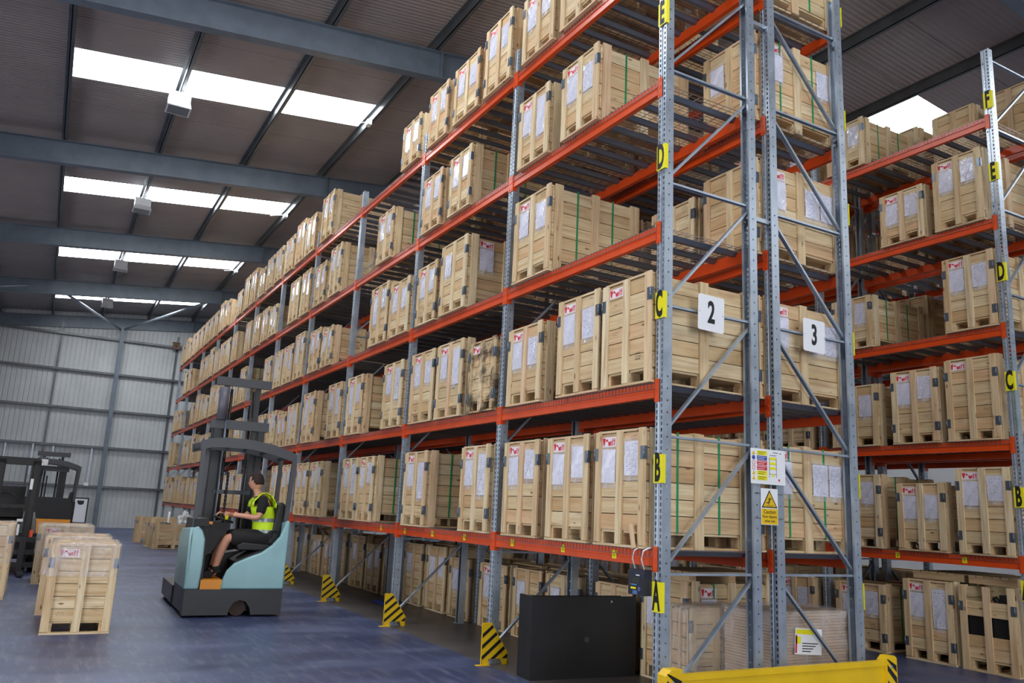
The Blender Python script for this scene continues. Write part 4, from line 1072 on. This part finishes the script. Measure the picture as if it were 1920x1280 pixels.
def finger(base, d, ln, r, curl):
    base = Vector(base); d = Vector(d).normalized(); pts = [base]; dn = Vector(curl)
    for i in range(3): d = (d+dn*.45).normalized(); pts.append(pts[-1]+d*ln/3)
    q = MB(); q.tube(pts, [r, r*.95, r*.88, r*.7], 8); return q.mesh('finger', M_skin)
ex = [HM]
for hn, sgn in ((hnL, 1), (hnR, 1)):
    for i in range(4): ex.append(finger((hn[0]-.045, hn[1]-.032+i*.021, hn[2]+.012), (-1, 0, .1), (.068, .078, .074, .06)[i], .0088, (0.1, 0, -1)))
    ex.append(finger((hn[0]+.0, hn[1]+.034, hn[2]), (-.7, .5, .1), .06, .0098, (-.3, -.4, -.3)))
jts = [(pel, (.15, .11)), (spi, (.13, .10)), (che, (.15, .10)), (nec, .056), (hb, .052), ((-.175, 0, .70), .06),
       (shL, .055), (elL, .042), (wrL, .028), (hnL, (.040, .020)), (shR, .055), (elR, .042), (wrR, .028), (hnR, (.040, .020)),
       (hiL, .09), (knL, .062), (anL, .042), (mid0(anL, .07), .04), (hiR, .09), (knR, .062), (anR, .042), (mid0(anR, .07), .04), ((-.57, -.145, -.2), .056), ((-.56, .14, -.2), .056)]
skin('body', jts, [(0, 1), (1, 2), (2, 3), (3, 4), (4, 5), (2, 6), (6, 7), (7, 8), (8, 9), (2, 10), (10, 11), (11, 12), (12, 13), (0, 14), (14, 15), (15, 22), (22, 16), (16, 17), (0, 18), (18, 19), (19, 23), (23, 20), (20, 21)], M_skin, man, 0, 2, ex)
M_tee = plain('black_cotton', (24, 24, 28), .9); M_short = plain('black_shorts', (34, 32, 34), .9); M_hv = plain('hi_vis_yellow', (206, 240, 30), .6, Emission_Color=(0, 0, 0, 1)); M_refl = plain('reflective_tape', (150, 160, 160), .35, .3); M_hair = plain('dark_brown_hair', (44, 30, 24), .8)
def mid(a, b, f): return tuple(a[i]+(b[i]-a[i])*f for i in range(3))
skin('t_shirt', [(pel, (.165, .125)), (spi, (.145, .115)), (che, (.165, .118)), (mid(che, nec, .75), .075), (shL, .075), (mid(shL, elL, .5), .068), (mid(shL, elL, .8), .068), (shR, .075), (mid(shR, elR, .5), .068), (mid(shR, elR, .8), .068)],
     [(0, 1), (1, 2), (2, 3), (2, 4), (4, 5), (5, 6), (2, 7), (7, 8), (8, 9)], M_tee, man)
# vest: open tube around the torso with straps over the shoulders
def vest():
    q = MB(); n = 28
    rows = [(-.0, .02, .198, .158), (-.01, .12, .192, .154), (-.02, .22, .184, .150), (-.045, .32, .19, .15), (-.07, .41, .19, .148)]
    rings = []
    for (cx, cz, ry, rx) in rows:
        b0 = len(q.v); rings.append(b0)
        for k in range(n):
            a = 2*math.pi*k/n; q.v.append((cx+rx*math.cos(a), ry*math.sin(a), cz))
    for i in range(len(rows)-1):
        for k in range(n):
            q.f.append((rings[i]+k, rings[i]+(k+1) % n, rings[i+1]+(k+1) % n, rings[i+1]+k)); q.m.append(0); q.sm.append(True); q.uv += [(0, 0)]*4
    # front and back yokes rising to the shoulders
    for s in (-1, 1):
        path = [(-.07-.148, s*.09, .40), (-.07-.138, s*.095, .47), (-.125, s*.105, .57), (-.07, s*.115, .59), (.01, s*.12, .55), (.07, s*.12, .46), (.08, s*.11, .40)]
        for a, c in zip(path[:-1], path[1:]):
            w = .07
            q.quad([(a[0], a[1]-w, a[2]), (a[0], a[1]+w, a[2]), (c[0], c[1]+w, c[2]), (c[0], c[1]-w, c[2])], [(0, 0)]*4, 0, True)
    q.quad([(.08, -.15, .40), (.08, .15, .40), (.035, .11, .565), (.035, -.11, .565)], [(0, 0)]*4, 0, True)
    me = q.mesh('hi_vis_vest', M_hv)
    o = ob('hi_vis_vest', me, man); md = o.modifiers.new('thick', 'SOLIDIFY'); md.thickness = .008
    for cx, cz, ry, rx in ((-.005, .085, .2, .161), (-.025, .235, .19, .156)):
        q = MB()
        for k in range(n):
            a, b_ = 2*math.pi*k/n, 2*math.pi*(k+1)/n
            q.quad([(cx+rx*math.cos(a), ry*math.sin(a), cz-.025), (cx+rx*math.cos(b_), ry*math.sin(b_), cz-.025), (cx-.004+rx*math.cos(b_), ry*math.sin(b_), cz+.025), (cx-.004+rx*math.cos(a), ry*math.sin(a), cz+.025)], [(0, 0)]*4, 0, True)
        ob('reflective_band', q.mesh('reflective_band', M_refl), o)
vest()
skin('shorts', [(J(0, 0, .05), (.165, .13)), (hiL, .12), (mid(hiL, knL, .5), .115), (mid(hiL, knL, .97), .10), (hiR, .12), (mid(hiR, knR, .5), .115), (mid(hiR, knR, .97), .10)], [(0, 1), (1, 2), (2, 3), (0, 4), (4, 5), (5, 6)], M_short, man)
for a, tt in ((anL, toL), (anR, toR)):
    skin('shoe', [((a[0]+.03, a[1], a[2]-.07), .055), ((a[0]-.05, a[1], a[2]-.06), .062), ((a[0]-.14, a[1], a[2]-.07), .055), ((a[0]-.2, a[1], a[2]-.08), .04), ((a[0]+.01, a[1], a[2]+.08), .060)], [(0, 1), (1, 2), (2, 3), (0, 4)], M_tee, man)
hb_ = bmesh.new(); bmesh.ops.create_uvsphere(hb_, u_segments=24, v_segments=16, radius=1)
for v in hb_.verts:
    x, y, z = v.co; v.co = (x*.107, y*.088, z*.127)
dl = [v for v in hb_.verts if (v.co.z < -.05) or (v.co.x < -.045 and v.co.z < .055) or (v.co.x < .0 and v.co.z < .0)]
bmesh.ops.delete(hb_, geom=dl, context='VERTS')
hb_.transform(Matrix.Translation((-.175, 0, .74)) @ Matrix.Rotation(R(-42), 4, 'Z') @ Matrix.Rotation(R(-6), 4, 'Y'))
HH = bpy.data.meshes.new('hair'); hb_.to_mesh(HH); hb_.free(); HH.materials.append(M_hair)
for p in HH.polygons: p.use_smooth = True
o = ob('hair', HH, man); md = o.modifiers.new('thick', 'SOLIDIFY'); md.thickness = .012

# ------------------------------------------------------------------ small floor items
q = MB(); q.box(-.05, .3, -.2, .2, 0, .03); ob('blue_tray', q.mesh('blue_tray', plain('blue_tray', (30, 70, 170), .5)), None, (.75, 8.0, 0), label='small flat blue tray on the concrete under the foreground rack', cat='tray')
# broken batten offcut leaning at the foot of the nearest lowest-shelf crate
q = MB(); q.bar((0, 0, 0), (0, .045, .19), .018, .04); ob('loose_offcut', q.mesh('loose_offcut', M_batten), None, (-.085, .25, ZS[1]), label='short loose wood offcut leaning on the crate beside plate B', cat='offcut')
